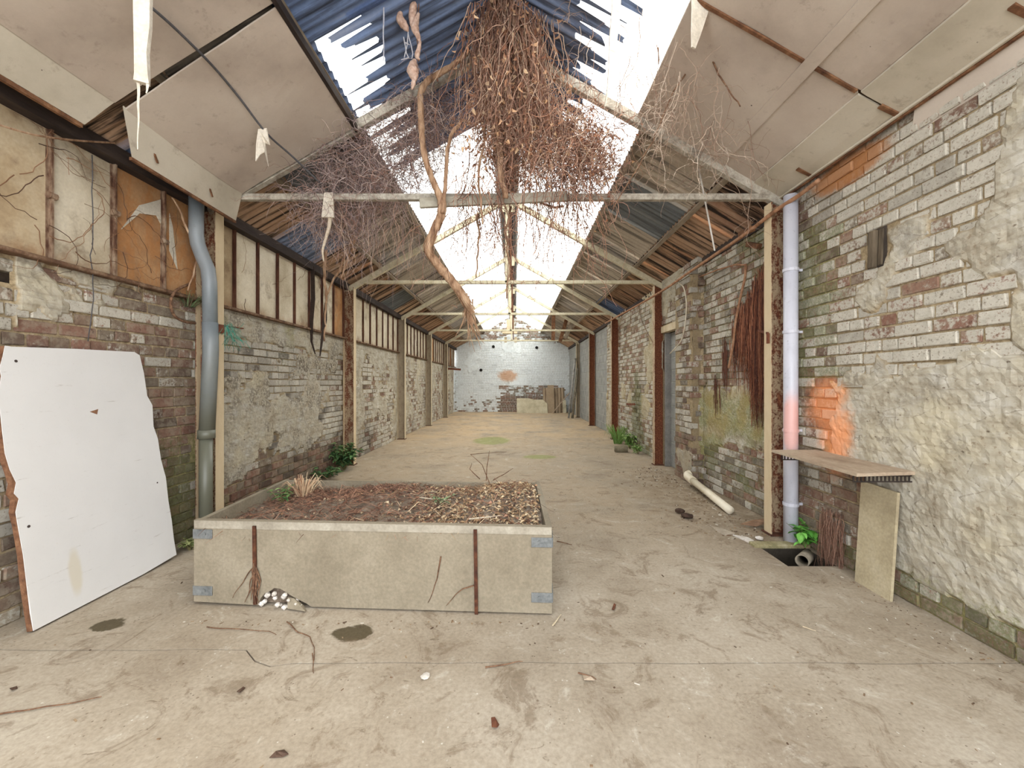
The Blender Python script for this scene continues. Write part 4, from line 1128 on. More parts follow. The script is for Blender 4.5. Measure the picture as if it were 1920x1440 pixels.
dg = empty('drainpipe', (-2.63, 3.45, 0), 'grey green plastic drainpipe with a bend at the boarded left wall', 'drainpipe')
m = MB(); m.smooth = True
m.tube([at(368, 372, 3.42), at(368, 440, 3.43), at(371, 458, 3.44), at(380, 482, 3.45), at(390, 505, 3.45), at(393, 530, 3.45), at(394, 610, 3.45)], .054, 20); m.build('upper_pipe', M_PVCG, dg)
m = MB(); m.smooth = True; m.tube([at(394, 605, 3.45), at(395, 660, 3.45), at(388, 812, 3.45)], .058, 20); m.build('middle_pipe', M_PVCG, dg)
m = MB(); m.smooth = True; m.tube([at(387, 806, 3.45), at(387, 822, 3.45)], .064, 20); m.build('collar', M_PVCG, dg)
m = MB(); m.smooth = True; p = at(386, 822, 3.45); m.tube([p, (p.x, p.y, .0)], .049, 20); m.build('lower_pipe', M_PVCG, dg)

# ------------------------------------------------------------------ shelf and leaning panel by the right wall
M_SHELF = weathered('dusty_chipboard_shelf', [srgb(150, 128, 108), srgb(176, 156, 134), srgb(190, 174, 152)], 5, (1, .4, 1))
M_PERF = weathered('dark_slotted_steel', [srgb(46, 40, 38), srgb(74, 64, 58)], 20, metal=.3)
sh = empty('wall_shelf', (2.25, 2.85, .8), 'thin chipboard shelf on slotted steel brackets sticking out of the right wall', 'shelf')
m = MB(); zt = .815
m.slab([(2.055, 3.245, zt), (2.035, 2.415, zt - .004), (2.415, 2.445, zt), (2.425, 3.25, zt)], (0, 0, 1), .02); m.build('shelf_board', M_SHELF, sh)
def slotted(y, x0, x1, z, parent):
    m = MB(); n = int((x1 - x0) / .024)
    m.box(((x0 + x1) / 2, y, z + .023), (x1 - x0, .004, .010)); m.box(((x0 + x1) / 2, y, z - .014), (x1 - x0, .004, .008))
    m.box(((x0 + x1) / 2, y + .018, z + .0295), (x1 - x0, .036, .004))
    for i in range(n + 1):
        x = x0 + (x1 - x0) * i / n; m.box((x, y, z + .004), (.009, .004, .030))
    return m.build('slotted_bracket', M_PERF, parent)
slotted(2.47, 2.06, 2.425, .762, sh); slotted(3.18, 2.09, 2.44, .762, sh)
m = MB(); m.slab([(2.315, 2.765, 0.0), (2.312, 2.50, 0.0), (2.352, 2.495, .675), (2.355, 2.76, .685)], (-1, 0, .06), .018)
tag(m.build('cream_board', weathered('cream_board', [srgb(160, 146, 118), srgb(184, 170, 140), srgb(196, 184, 158)], 3.0, dots=(26, .06, srgb(140, 118, 88), .5))), 'cream board leaning on the right wall under the shelf', 'board')

# ------------------------------------------------------------------ pit: pipe end, green plant, dry roots
M_OLDPIPE = weathered('old_glazed_pipe', [srgb(96, 88, 74), srgb(130, 120, 104), srgb(160, 150, 134)], 12)
m = MB(); a = Vector((2.40, 3.31, -.05)); c = at(1504, 1052, 3.05); m.pipe(a, c, .046, .038, 20); m.smooth = True
tag(m.build('pipe_end', M_OLDPIPE), 'dirty open pipe end pointing into the drain pit', 'pipe')
leafy_plant('fern', (2.36, 3.30, .02), .20, 13, .10, .15, 'bright green leafy fern beside the drain pit', seed=8, per=6, cols=[srgb(96, 156, 64), srgb(120, 180, 84), srgb(76, 132, 52)], droop=.7)
m = MB()
for i in range(130):
    y = U(2.93, 3.16); z = U(.25, .40); x = 2.395 - U(0, .03)
    pts = [Vector((x, y, z))]
    while pts[-1].z > U(-.1, .02): pts.append(pts[-1] + Vector((U(-.008, .006), U(-.012, .012), -U(.03, .05))))
    m.tube(pts, (U(.001, .0025), .001), 3, False, pick([srgb(120, 88, 72), srgb(150, 116, 98), srgb(96, 66, 54)]))
tag(m.build('dry_rootlets', M_LITTER), 'mat of dry brown rootlets hanging on the wall behind the drain pit', 'roots', kind='stuff')
# ------------------------------------------------------------------ dry vines hanging from the roof
M_VINE = col_mat('dry_vine')
M_BARK = weathered('peeling_vine_bark', [srgb(92, 66, 50), srgb(146, 112, 86), srgb(186, 152, 122), srgb(206, 180, 150)], 20, (1, 1, .25), bump=.9)
VC = [srgb(176, 138, 118), srgb(146, 110, 94), srgb(196, 160, 138), srgb(216, 188, 164), srgb(122, 92, 80), srgb(180, 134, 110)]
VG = [srgb(150, 130, 128), srgb(172, 152, 146), srgb(126, 108, 106), srgb(190, 170, 160), srgb(156, 122, 108)]
vr = random.Random(21)
def curl(p, d, L, step=.05, wander=.5, grav=.25, lim=None):
    p = Vector(p); d = Vector(d).normalized(); pts = [p.copy()]; s = 0
    while s < L:
        d = d + Vector((vr.gauss(0, wander), vr.gauss(0, wander), vr.gauss(0, wander) - grav)) ; d.normalize()
        p = p + d * step; s += step
        if lim and p.z > lim(p.x): p.z = lim(p.x)
        pts.append(p.copy())
    return pts
def vcol(cols):
    c = vr.choice(cols); k = vr.uniform(.75, 1.2); return (c[0] * k, c[1] * k, c[2] * k, 1)
under = lambda x: zroof(x) - .06
# central curtain round the ridge and the nearest truss
vine = empty('hanging_vine', (0, 3.4, 4.3), 'thick curtain of dry brown vines hanging from the ridge at the nearest truss', 'vine')
m = MB(); lf = MB()
for i in range(900):
    x = vr.gauss(-.04, .15); y = vr.uniform(3.15, 3.75)
    L = vr.uniform(.5, 1.35)
    pts = curl((x, y, under(x) + .0), (vr.gauss(.05, .2), vr.gauss(0, .3), -1), L, .055, .26, .32, under)
    m.tube(pts, (vr.uniform(.0018, .005), .001), 3, False, vcol(VC))
    if vr.random() < .5:
        for q in range(3):
            p = vr.choice(pts); lf.leaf(p, (vr.gauss(0, 1), vr.gauss(0, 1), -1), (vr.gauss(0, 1), 1, 0), vr.uniform(.03, .06), vr.uniform(.015, .035), .5, vcol([srgb(190, 150, 116), srgb(164, 120, 92), srgb(206, 174, 140), srgb(130, 90, 70)]))
for i in range(2000):      # tangled lobe to the right, above the tie beam
    f = vr.random()
    x = -.30 + 1.12 * f ** .85 + vr.gauss(0, .07); y = vr.uniform(3.3, 3.8); z = 3.60 - .22 * f + vr.gauss(0, .17)
    z = min(z, under(x) - .02)
    pts = curl((x, y, z), (vr.gauss(0, 1), vr.gauss(0, .7), vr.gauss(-.5, .6)), vr.uniform(.25, .6), .04, .5, .16, under)
    m.tube(pts, (vr.uniform(.0016, .0042), .001), 3, False, vcol(VC))
    if vr.random() < .45:
        p = vr.choice(pts); lf.leaf(p, (vr.gauss(0, 1), vr.gauss(0, 1), -1), (vr.gauss(0, 1), 1, 0), vr.uniform(.02, .045), vr.uniform(.012, .028), .5, vcol([srgb(160, 112, 84), srgb(120, 80, 62), srgb(190, 150, 112)]))
for i in range(170):      # wisps trailing below the tie beam
    x = vr.uniform(-.55, .65); y = vr.uniform(3.3, 3.9); z = vr.uniform(2.95, 3.3)
    pts = curl((x, y, z), (vr.gauss(0, .4), 0, -1), vr.uniform(.3, 1.15), .05, .22, .22)
    m.tube(pts, (vr.uniform(.0024, .0052), .0014), 3, False, vcol(VC[:2] + VC[4:]))
    for q in range(5):
        p = vr.choice(pts); t2 = curl(p, (vr.gauss(0, 1), vr.gauss(0, 1), -.3), vr.uniform(.05, .18), .03, .4, .1)
        m.tube(t2, (.0026, .0012), 3, False, vcol(VC[:2] + VC[4:]))
o = m.build('twigs', M_VINE, vine); o['kind'] = 'stuff'
o = lf.build('dead_leaves', M_LITTER, vine); o['kind'] = 'stuff'
for k, (pts, r0, r1) in enumerate([
    ([(935, 60), (938, 150), (932, 230), (940, 330), (948, 372)], .035, .022), ([(905, 120), (912, 220), (898, 330), (905, 420)], .014, .008), ([(985, 40), (975, 160), (990, 260), (1010, 350)], .012, .006)]):
    q = MB(); q.smooth = True; q.tube(wiggle([at(x, y, 3.45) for x, y in pts], 8, .02, k), (r0, r1), 8); q.build('stem', M_BARK, vine)
# tangle under the left rafter
vl = empty('hanging_vine', (-1.4, 3.8, 3.4), 'grey brown tangle of fine dry twigs draped over the left side of the nearest truss', 'vine')
m = MB()
for i in range(2300):
    x = -.65 - 1.25 * vr.random(); y = vr.uniform(3.55, 4.2); z = under(x) - vr.random() ** 1.5 * .72
    if x < -1.75: z = min(z, 3.05)
    pts = curl((x + vr.gauss(0, .05), y, z), (vr.gauss(0, 1), vr.gauss(0, 1), vr.gauss(-.2, .7)), vr.uniform(.25, .7), .045, .42, .10, under)
    m.tube(pts, (vr.uniform(.0012, .0034), .0009), 3, False, vcol(VG))
for i in range(130):
    x = -.6 - 1.35 * vr.random(); y = vr.uniform(3.6, 4.6); z = min(under(x) - .3, 2.95 + vr.uniform(-.1, .2))
    pts = curl((x, y, z), (vr.gauss(0, .6), 0, -1), vr.uniform(.3, .9), .05, .22, .18)
    m.tube(pts, (vr.uniform(.0012, .0026), .0008), 3, False, vcol(VG + VC[2:4]))
o = m.build('twigs', M_VINE, vl); o['kind'] = 'stuff'
for k, pts in enumerate([[(690, 330), (664, 420), (655, 470), (622, 530), (612, 555)], [(612, 470), (607, 505), (612, 560), (608, 640)], [(700, 380), (665, 450), (640, 520)]]):
    q = MB(); q.smooth = True; q.tube(wiggle([at(x, y, 4.9 if k != 1 else 5.0) for x, y in pts], 8, .02, k + 3), (.022, .009), 7); q.build('stem', M_BARK, vl)
# bare branchlets on the right, under the skylight
vb = empty('hanging_vine', (.9, 3.0, 3.6), 'sparse bare branchlets trailing before the right ceiling boards', 'vine')
m = MB()
for i in range(52):
    px, py = (vr.uniform(1070, 1300) if i % 2 else vr.uniform(1180, 1410)), vr.uniform(-60, 200)
    d = vr.uniform(2.7, 3.3); p = at(px, py, d)
    lim = (lambda x: (zc(x) - .05) if x > 1.05 else zroof(x) - .06)
    if p.z > lim(p.x): p.z = lim(p.x)
    pts = curl(p, (vr.gauss(.1, .4), vr.gauss(0, .3), -1), vr.uniform(.35, .95), .05, .26, .14, lim)
    c = vcol([srgb(186, 166, 148), srgb(160, 136, 118), srgb(206, 188, 170), srgb(140, 112, 96)]); m.tube(pts, (vr.uniform(.0018, .0034), .001), 4, False, c)
    for q in range(9):
        p2 = vr.choice(pts[2:]); t2 = curl(p2, (vr.gauss(0, 1), vr.gauss(0, .6), vr.gauss(-.2, .6)), vr.uniform(.08, .28), .03, .4, .08, lim)
        m.tube(t2, (.0013, .0007), 3, False, c)
o = m.build('twigs', M_VINE, vb); o['kind'] = 'stuff'
for k, (pts, d, lab) in enumerate([([(1365, 0), (1340, 60), (1262, 170), (1225, 265), (1150, 390)], 3.0, 'a'), ([(1295, 10), (1330, 90), (1345, 140), (1388, 200)], 2.8, 'b'), ([(1285, 0), (1232, 60), (1235, 120)], 3.0, 'c')]):
    q = MB(); q.smooth = True; q.tube(wiggle([at(x, y, d) for x, y in pts], 8, .015, k + 11), (.008, .004), 6); q.build('stem', M_ROOT, vb)
# thick trunk that swings through the truss and frays out at its end
tr = empty('vine_trunk', at(812, 430, 3.5), 'thick twisted vine trunk swinging below the tie beam with a frayed end', 'vine')
path = [(880, 95, 3.50), (845, 125, 3.48), (805, 150, 3.45), (790, 170, 3.42), (789, 205, 3.42), (791, 250, 3.42), (797, 295, 3.43), (812, 340, 3.45), (826, 372, 3.47), (829, 395, 3.48), (818, 425, 3.5), (806, 452, 3.5), (804, 472, 3.52), (822, 498, 3.55), (848, 528, 3.6), (868, 556, 3.65), (886, 588, 3.7)]
rad = [.02, .022, .026, .026, .027, .026, .026, .026, .034, .038, .036, .034, .036, .04, .042, .036, .026]
def smooth_path(P, n=5):
    out = []
    for i in range(len(P) - 1):
        p0, p1, p2, p3 = P[max(0, i - 1)], P[i], P[i + 1], P[min(len(P) - 1, i + 2)]
        for k in range(n):
            t = k / n
            out.append(tuple(.5 * ((2 * p1[q]) + (-p0[q] + p2[q]) * t + (2 * p0[q] - 5 * p1[q] + 4 * p2[q] - p3[q]) * t * t + (-p0[q] + 3 * p1[q] - 3 * p2[q] + p3[q]) * t ** 3) for q in range(len(p1))))
    out.append(tuple(P[-1])); return out
sp = smooth_path([(x, y, d, r) for (x, y, d), r in zip(path, rad)])
q = MB(); q.smooth = True
q.tube([at(x, y, d) + Vector((noise.noise(Vector((x * .1, y * .1, 1))), 0, noise.noise(Vector((x * .1, y * .1, 9))))) * .006 for x, y, d, r in sp], [r * (1 + .22 * noise.noise(Vector((x * .15, y * .15, 4)))) for x, y, d, r in sp], 10); q.build('stem', M_BARK, tr)
q = MB()
for i in range(46):
    s = vr.randint(len(sp) - 34, len(sp) - 2); x, y, d, r = sp[s]; off = vr.uniform(0, 2 * pi)
    pts = [at(sp[min(len(sp) - 1, s + k)][0], sp[min(len(sp) - 1, s + k)][1], sp[min(len(sp) - 1, s + k)][2]) + Vector((cos(off + k * .12), sin(off + k * .12), 0)) * (r * (1.0 + .02 * k)) for k in range(0, vr.randint(5, 14))]
    q.tube(pts, (.005, .002), 4, False)
for i in range(22):
    p = at(880 + vr.gauss(0, 6), 580 + vr.gauss(0, 10), 3.7)
    q.tube(curl(p, (vr.gauss(.08, .18), 0, -1), vr.uniform(.12, .42), .04, .14, .05), (.008, .0015), 4, False)
q.build('frayed_bark', M_BARK, tr)['kind'] = 'stuff'
q = MB(); q.smooth = True; q.tube(wiggle([at(x, y, 3.45) for x, y in [(866, 225), (845, 255), (838, 280), (836, 330), (833, 380), (830, 400)]], 6, .01, 2), (.014, .018), 8); q.build('side_stem', M_BARK, tr)
for k, pts in enumerate([[(1058, 390), (1010, 380), (960, 372)], [(957, 385), (950, 430), (956, 500), (950, 560)], [(893, 400), (898, 450), (893, 520)]]):
    q = MB(); q.smooth = True; q.tube(wiggle([at(x, y, 3.75) for x, y in pts], 8, .03, k + 30), (.012, .006), 6); q.build('side_stem', M_BARK, tr)
# lumpy dried thing dangling at the top
dd = empty('dried_seed_pods', at(775, 80, 3.0), 'string of pale shrivelled pods dangling before the blue roof sheets', 'seed pods')
for k, (pts, rr_) in enumerate([([(770, -20), (775, 10), (772, 40), (778, 62)], [.012, .03, .02, .008]), ([(785, 25), (778, 50), (783, 66), (788, 80)], [.01, .028, .02, .008]), ([(752, 20), (750, 35), (760, 50), (765, 58)], [.01, .03, .025, .008]), ([(788, 78), (785, 92), (782, 106), (787, 112)], [.01, .016, .018, .006]), ([(778, 112), (774, 128), (776, 142), (778, 152)], [.012, .042, .036, .01]), ([(776, 150), (775, 158), (772, 168)], [.014, .016, .004])]):
    q = MB(); q.smooth = True
    P = smooth_path([(*at(x, y, 3.0), r) for (x, y), r in zip(pts, rr_)], 5)
    q.tube([p[:3] for p in P], [p[3] * (1 + .2 * noise.noise(Vector(p[:3]) * 40)) for p in P], 9); q.build('pod', weathered('shrivelled_pod_%d' % k, [srgb(140, 104, 84), srgb(196, 164, 146), srgb(214, 190, 174)], 24, bump=.9), dd)
q = MB(); q.tube(wiggle([at(787, -30, 3.0), at(782, 70, 3.0), at(785, 115, 3.0)], 6, .01, 5), .004, 5); q.build('string', M_ROOT, dd)
m = MB(); m.tube(wiggle([at(718, -30, 2.9), at(720, 30, 2.9), at(719, 115, 2.9)], 6, .006, 1), (.007, .004), 5)
tag(m.build('dangling_stem', weathered('bleached_stem', [srgb(160, 160, 172), srgb(196, 194, 200)], 20)), 'single pale stem dangling at the top before the blue roof sheets', 'stem')
m = MB()
for pts in ([(757, 70), (762, 100), (766, 108), (752, 112)], [(766, 60), (763, 85), (758, 108)], [(766, 65), (774, 100), (772, 110)], [(760, 80), (768, 84)]): m.tube(wiggle([at(x, y, 2.95) for x, y in pts], 5, .004, 2), (.004, .003), 4)
tag(m.build('rag_net', weathered('bleached_net', [srgb(170, 168, 176), srgb(204, 200, 202)], 20)), 'scrap of pale netting hanging beside the shrivelled pods', 'netting')

# creeper threads over the boarded strip on the left
m = MB()
for i in range(46):
    y = vr.uniform(2.0, 3.45) if i < 36 else vr.uniform(3.8, 6.3); z = vr.uniform(2.12, 2.75); p = Vector((XL + .05, y, z)); pts = [p.copy()]; a = vr.uniform(0, 2 * pi)
    for s in range(vr.randint(6, 22)):
        a += vr.gauss(0, .35); p = p + Vector((0, cos(a), sin(a))) * .035
        p.z = cl(p.z, 2.0, 2.85); p.x = XL + .05 + .012 * vr.random(); pts.append(p.copy())
    m.tube(pts, (vr.uniform(.0015, .0035), .001), 4, False, vcol([srgb(110, 78, 56), srgb(84, 60, 46), srgb(140, 104, 78)]))
tag(m.build('creeper', M_VINE), 'thin brown creeper threads crossing the boarded strip on the left', 'creeper', kind='stuff')
m = MB(); m.smooth = True; m.tube(wiggle([onx(372, 470, XL + .09), onx(356, 440, XL + .1), onx(340, 400, XL + .09), onx(322, 370, XL + .08)], 5, .01, 1), (.012, .006), 6)
m.tube(wiggle([onx(372, 470, XL + .09), onx(362, 515, XL + .08), onx(352, 545, XL + .08)], 5, .01, 1), (.01, .006), 6)
tag(m.build('creeper_stem', M_BARK), 'pale woody creeper stem climbing beside the grey drainpipe', 'creeper')
m = MB(); m.smooth = True; m.tube(smooth_path([tuple(onx(x, y, XL + .06)) for x, y in [(356, 532), (330, 545), (320, 566), (326, 590), (345, 603), (366, 606)]], 5), .011, 7)
tag(m.build('looped_root', M_ROOT), 'looped brown root at the top of the left brick wall', 'root')
GRASSG = [srgb(96, 116, 78), srgb(120, 136, 96), srgb(74, 98, 70), srgb(110, 92, 70)]
blades('grass_tuft', onx(352, 575, XL + .02), 70, .12, .16, GRASSG, 'tuft of green and brown grass on top of the left wall by the drainpipe', 'grass', M_GREEN, 6, .0022)
m = MB()
for i in range(34):
    p = at(vr.gauss(428, 4), vr.uniform(605, 618), 3.50)
    m.tube(curl(p, (vr.gauss(.3, .3), vr.gauss(0, .2), -1), vr.uniform(.08, .26), .02, .25, .1), .0016, 3, False, vcol([srgb(60, 130, 112), srgb(84, 150, 130), srgb(48, 108, 92)]))
tag(m.build('green_netting', M_GREEN), 'frayed scrap of green netting on the cream column', 'netting')

# hairy root mat on the right wall
m = MB()
for i in range(720):
    f = vr.random(); y = 3.97 + .62 * f + vr.gauss(0, .03)
    top = 2.50 - .55 * f + vr.uniform(-.25, .1); bot = (1.05 if .1 < f < .38 else 1.35 + .55 * (f > .55) * vr.random()) + vr.uniform(-.15, .3)
    if .38 < f < .6 and vr.random() < .45: continue
    x = rx(4.2) - .012 - .045 * vr.random() * (1 - abs(f - .25)); p = Vector((x, y, max(top, bot + .1))); pts = [p.copy()]
    while p.z > bot: p = p + Vector((vr.gauss(0, .003), vr.gauss(0, .006), -vr.uniform(.04, .08))); pts.append(p.copy())
    if len(pts) > 2: m.tube(pts, (vr.uniform(.002, .005), .0012), 3, False, vcol([srgb(100, 58, 42), srgb(126, 78, 56), srgb(82, 48, 38), srgb(150, 100, 74), srgb(64, 40, 34)]))
tag(m.build('root_mat', M_VINE), 'hairy mat of dark brown roots hanging down the mossy right wall', 'roots', kind='stuff')
for y, n_, t_, b_ in ((4.78, 34, 1.9, 1.25), (5.0, 16, 1.5, 1.05), (3.83, 40, 1.7, .98), (4.9, 16, 1.4, 1.0)):
    m = MB()
    for i in range(n_):
        p = Vector((rx(4.2) - .012 - .012 * vr.random(), y + vr.gauss(0, .022), t_ - vr.uniform(0, .3))); pts = [p.copy()]
        e = b_ + vr.uniform(-.1, .35)
        while p.z > e: p = p + Vector((0, vr.gauss(0, .005), -.06)); pts.append(p.copy())
        if len(pts) > 2: m.tube(pts, (.004, .0015), 3, False, vcol([srgb(80, 50, 40), srgb(104, 66, 50)]))
    tag(m.build('root_strands', M_VINE), {4.78: 'slim bunch of dark roots below the leaning copper rod', 5.0: 'short bunch of dark roots farthest from the rusty column on the right wall', 3.83: 'bunch of dark roots closest to the rusty column on the right wall', 4.9: 'thin low bunch of roots on the yellow green plaster'}[y], 'roots', kind='stuff')
# ------------------------------------------------------------------ pipes, cables and odds and ends
M_COPPER = weathered('orange_brown_conduit', [srgb(120, 84, 60), srgb(168, 124, 94), srgb(190, 152, 122)], 16)
m = MB(); m.smooth = True
m.tube(smooth_path([tuple(onx(x, y, X)) for x, y, X in [(1535, 338, 2.31), (1500, 365, 2.31), (1450, 398, 2.25), (1400, 437, 2.22), (1340, 478, 2.22), (1290, 512, 2.22), (1250, 540, 2.20), (1200, 570, 2.2), (1135, 606, 2.2)]], 5), .017, 10)
tag(m.build('eaves_pipe', M_COPPER), 'thin orange brown pipe running under the right eaves', 'pipe')
o = empty('pipe_hanger', onx(1412, 440, 2.25), 'broken wooden bracket holding the thin eaves pipe', 'bracket')
m = MB(); m.bar(onx(1388, 440, 2.26), onx(1412, 428, 2.26), .05, .05, bev=.004); m.build('wood_block', M_RUSTWOOD, o)
m = MB(); m.bar(onx(1402, 458, 2.36), onx(1424, 462, 2.36), .05, .05, bev=.004); m.build('wood_block', M_RUSTWOOD, o)
m = MB(); m.smooth = True; xr_ = rx(4.3) - .05
m.tube(smooth_path([tuple(onx(x, y, xr_)) for x, y in [(1398, 495), (1397, 520), (1390, 550), (1380, 600), (1374, 650), (1366, 690)]], 4), .013, 8)
m.tube([onx(1398, 497, xr_), onx(1380, 496, xr_), onx(1345, 506, xr_), onx(1310, 520, xr_)], .009, 8)
tag(m.build('wall_rod', M_COPPER), 'copper coloured rod leaning before the root mat on the right wall', 'rod')
p_ = at(1316, 380, 3.9); m = MB(); m.bar((p_.x - .03, p_.y, zroof(p_.x - .03) - .01), at(1340, 470, 3.95), .014, .004, (0, 1, 0)); tag(m.build('metal_strip', weathered('white_metal_strip', [srgb(200, 194, 184), srgb(222, 218, 210)], 9)), 'white metal strip dangling under the right roof slope', 'strip')
m = MB(); m.smooth = True; m.tube(smooth_path([tuple(onx(x, y, 2.27)) for x, y in [(1272, 530), (1282, 540), (1287, 570), (1284, 610), (1276, 640), (1256, 663)]], 5), .008, 6)
tag(m.build('hanging_wire', weathered('white_wire', [srgb(196, 184, 160), srgb(220, 210, 190)], 9)), 'loose white wire curling down beside the blocked doorway', 'wire')
m = MB(); m.smooth = True; m.tube(smooth_path([tuple(onx(x, y, 2.2)) for x, y in [(1198, 571), (1203, 600), (1220, 635), (1224, 642)]], 4), .005, 5); tag(m.build('hanging_wire', M_ROOT), 'thin brown wire hanging between the two rust red columns', 'wire')
M_IRON = weathered('rusted_iron_hook', [srgb(90, 50, 36), srgb(130, 78, 54)], 20)
m = MB(); c = onx(1440, 625, 2.24); m.bar(c, onx(1422, 620, 2.42), .012, .02); m.bar(c, c - Vector((0, 0, .09)), .012, .03, (0, 1, 0)); tag(m.build('iron_clamp', M_IRON), 'rusty iron clamp on the column beside the white drainpipe', 'clamp')
c = Vector((-2.64, 3.6, 1.83)); m = MB(); m.box(c, (.03, .13, .07), bev=.004); m.bar(c + Vector((.0, 0, .035)), c + Vector((-.02, .35, .05)), .03, .012); tag(m.build('iron_clamp', M_IRON), 'small rusty plate on the cream column under the green netting', 'clamp')

# cable with rag, hanging strips
M_CABLE = weathered('grey_cable', [srgb(74, 72, 74), srgb(100, 98, 100)], 20)
cab = [at(285, 15, 2.1), at(330, 55, 2.25), at(400, 125, 2.55), at(450, 185, 2.8), at(500, 250, 3.05), at(550, 295, 3.3), at(602, 345, 3.55)]
m = MB(); m.smooth = True; m.tube(smooth_path([tuple(p) for p in cab], 5), .0075, 8); tag(m.build('cable', M_CABLE), 'grey cable slung diagonally below the left ceiling board', 'cable')
M_CLOTH = weathered('pale_cloth', [srgb(196, 184, 166), srgb(218, 208, 192), srgb(228, 220, 206)], 7)
def strip(name, pts, w, mat, label, cat, th=.004, twist=0.0):
    m = MB(); n = len(pts); vs = []
    for i, p in enumerate(pts):
        ww = w[i] if hasattr(w, '__len__') else w
        a = twist * i + .15 * sin(i * 1.3); x = Vector((cos(a), sin(a), 0)) * ww / 2; y = Vector((-sin(a), cos(a), 0)) * th
        vs += [p - x - y, p + x - y, p + x + y, p - x + y]
    fs = [(i * 4 + k, i * 4 + (k + 1) % 4, i * 4 + 4 + (k + 1) % 4, i * 4 + 4 + k) for i in range(n - 1) for k in range(4)] + [(3, 2, 1, 0), tuple(range(4 * n - 4, 4 * n))]
    m.add(vs, fs); o = m.build(name, mat); tag(o, label, cat); return o
strip('hanging_strip', [at(268, -110, 1.9), at(268, 0, 1.9), at(268, 50, 1.9), at(266, 100, 1.9), at(267, 140, 1.9), at(266, 156, 1.9)], [.07, .066, .062, .05, .052, .055], M_CLOTH, 'pale paper strip hanging down between the two left ceiling boards', 'strip', .012, .1)
m = MB(); m.tube(wiggle([at(258, 155, 1.9), at(260, 210, 1.9), at(258, 280, 1.92)], 5, .006, 1), (.008, .002), 4); m.tube(wiggle([at(276, 158, 1.9), at(274, 175, 1.9)], 4, .004, 1), (.008, .003), 4)
tag(m.build('torn_threads', M_CLOTH), 'torn threads hanging from the pale paper strip', 'threads')
m = MB()
m.slab([at(484, 242, 3.0), at(500, 240, 3.02), at(506, 272, 3.0), at(497, 268, 3.03), at(503, 312, 3.02), at(496, 285, 3.0), at(487, 290, 3.0), at(479, 302, 2.98), at(480, 270, 3.0)], (0, -1, 0), .006)
tag(m.build('rag', M_CLOTH), 'white rag tied to the diagonal cable', 'rag')
strip('hanging_strip', [at(617, 362, 3.6), at(616, 385, 3.6), at(615, 408, 3.6)], [.075, .09, .105], M_CLOTH, 'pale cloth sleeve hanging from the left part of the tie beam', 'strip', .012)
m = MB(); m.smooth = True; m.tube(smooth_path([tuple(at(x, y, 3.62)) for x, y in [(619, 405), (617, 425), (610, 450), (605, 470), (607, 490)]], 4), (.02, .006), 7); tag(m.build('bleached_stem', weathered('bleached_bark', [srgb(186, 168, 146), srgb(212, 198, 178)], 20)), 'bleached stem below the pale cloth sleeve', 'stem')
strip('hanging_strip', [at(1156, -40, 2.8), at(1155, 20, 2.8), at(1150, 70, 2.8), at(1146, 120, 2.8), at(1141, 160, 2.8), at(1134, 200, 2.8)], [.07, .066, .06, .04, .018, .008], M_CLOTH, 'long pale pointed strip hanging below the right skylight', 'strip', .005, .1)
strip('hanging_strip', [at(1318, -40, 2.5), at(1312, 20, 2.5), at(1305, 60, 2.5), at(1300, 90, 2.5)], [.14, .12, .08, .03], M_CLOTH, 'torn pale cloth at the corner of the right skylight', 'strip', .005, .2)
M_STRAP = weathered('dark_rubber_strap', [srgb(44, 36, 32), srgb(70, 56, 48)], 12)
strip('dark_strap', [at(586, 500, 5.5), at(587, 560, 5.5), at(584, 600, 5.5), at(584, 640, 5.5), at(591, 664, 5.5)], [.05, .055, .05, .03, .012], M_STRAP, 'dark strap hanging over the boarded strip, the left one of two', 'strap', .004)
strip('dark_strap', [at(611, 568, 5.0), at(609, 600, 5.0), at(604, 635, 5.0), at(600, 668, 5.0)], [.03, .05, .03, .012], M_STRAP, 'dark strap hanging from the vine stem, the right one of two', 'strap', .004)
m = MB(); m.smooth = True; m.tube(wiggle([onx(172, 290, XL + .06), onx(174, 400, XL + .06), onx(172, 480, XL + .05), onx(175, 560, XL + .03), onx(165, 640, XL + .03)], 5, .012, 8), .003, 5)
tag(m.build('hanging_wire', M_CABLE), 'thin dark wire hanging down the left wall above the white board', 'wire')
m = MB(); m.tube(smooth_path([tuple(onx(x, y, XL + .1)) for x, y in [(-30, 225), (60, 252), (140, 263), (215, 268)]], 5), .006, 5); tag(m.build('fallen_creeper', M_BARK), 'pale stem lying across the top of the near boarded panels', 'creeper')
for i, (x, y, r_) in enumerate(((2.52, 0, 0),)): pass

# pale brick pier stub and dark slot at the left edge
# plastic pipe lying against the right wall
pp = empty('plastic_pipe', (2.27, 4.6, 0), 'cream plastic pipe with elbow lying along the foot of the right wall', 'pipe')
M_CREAMP = pvc('cream_plastic_pipe', [srgb(196, 182, 156), srgb(214, 202, 178), srgb(222, 212, 192)])
m = MB(); m.smooth = True; m.tube([(2.20, 4.15, .046), (2.245, 5.17, .12)], .042, 16); m.build('pipe', M_CREAMP, pp)
m = MB(); m.smooth = True; m.tube(smooth_path([(2.242, 5.11, .115), (2.248, 5.24, .125), (2.262, 5.32, .14), (2.30, 5.34, .15)], 4), .052, 16); m.build('elbow', M_CREAMP, pp)
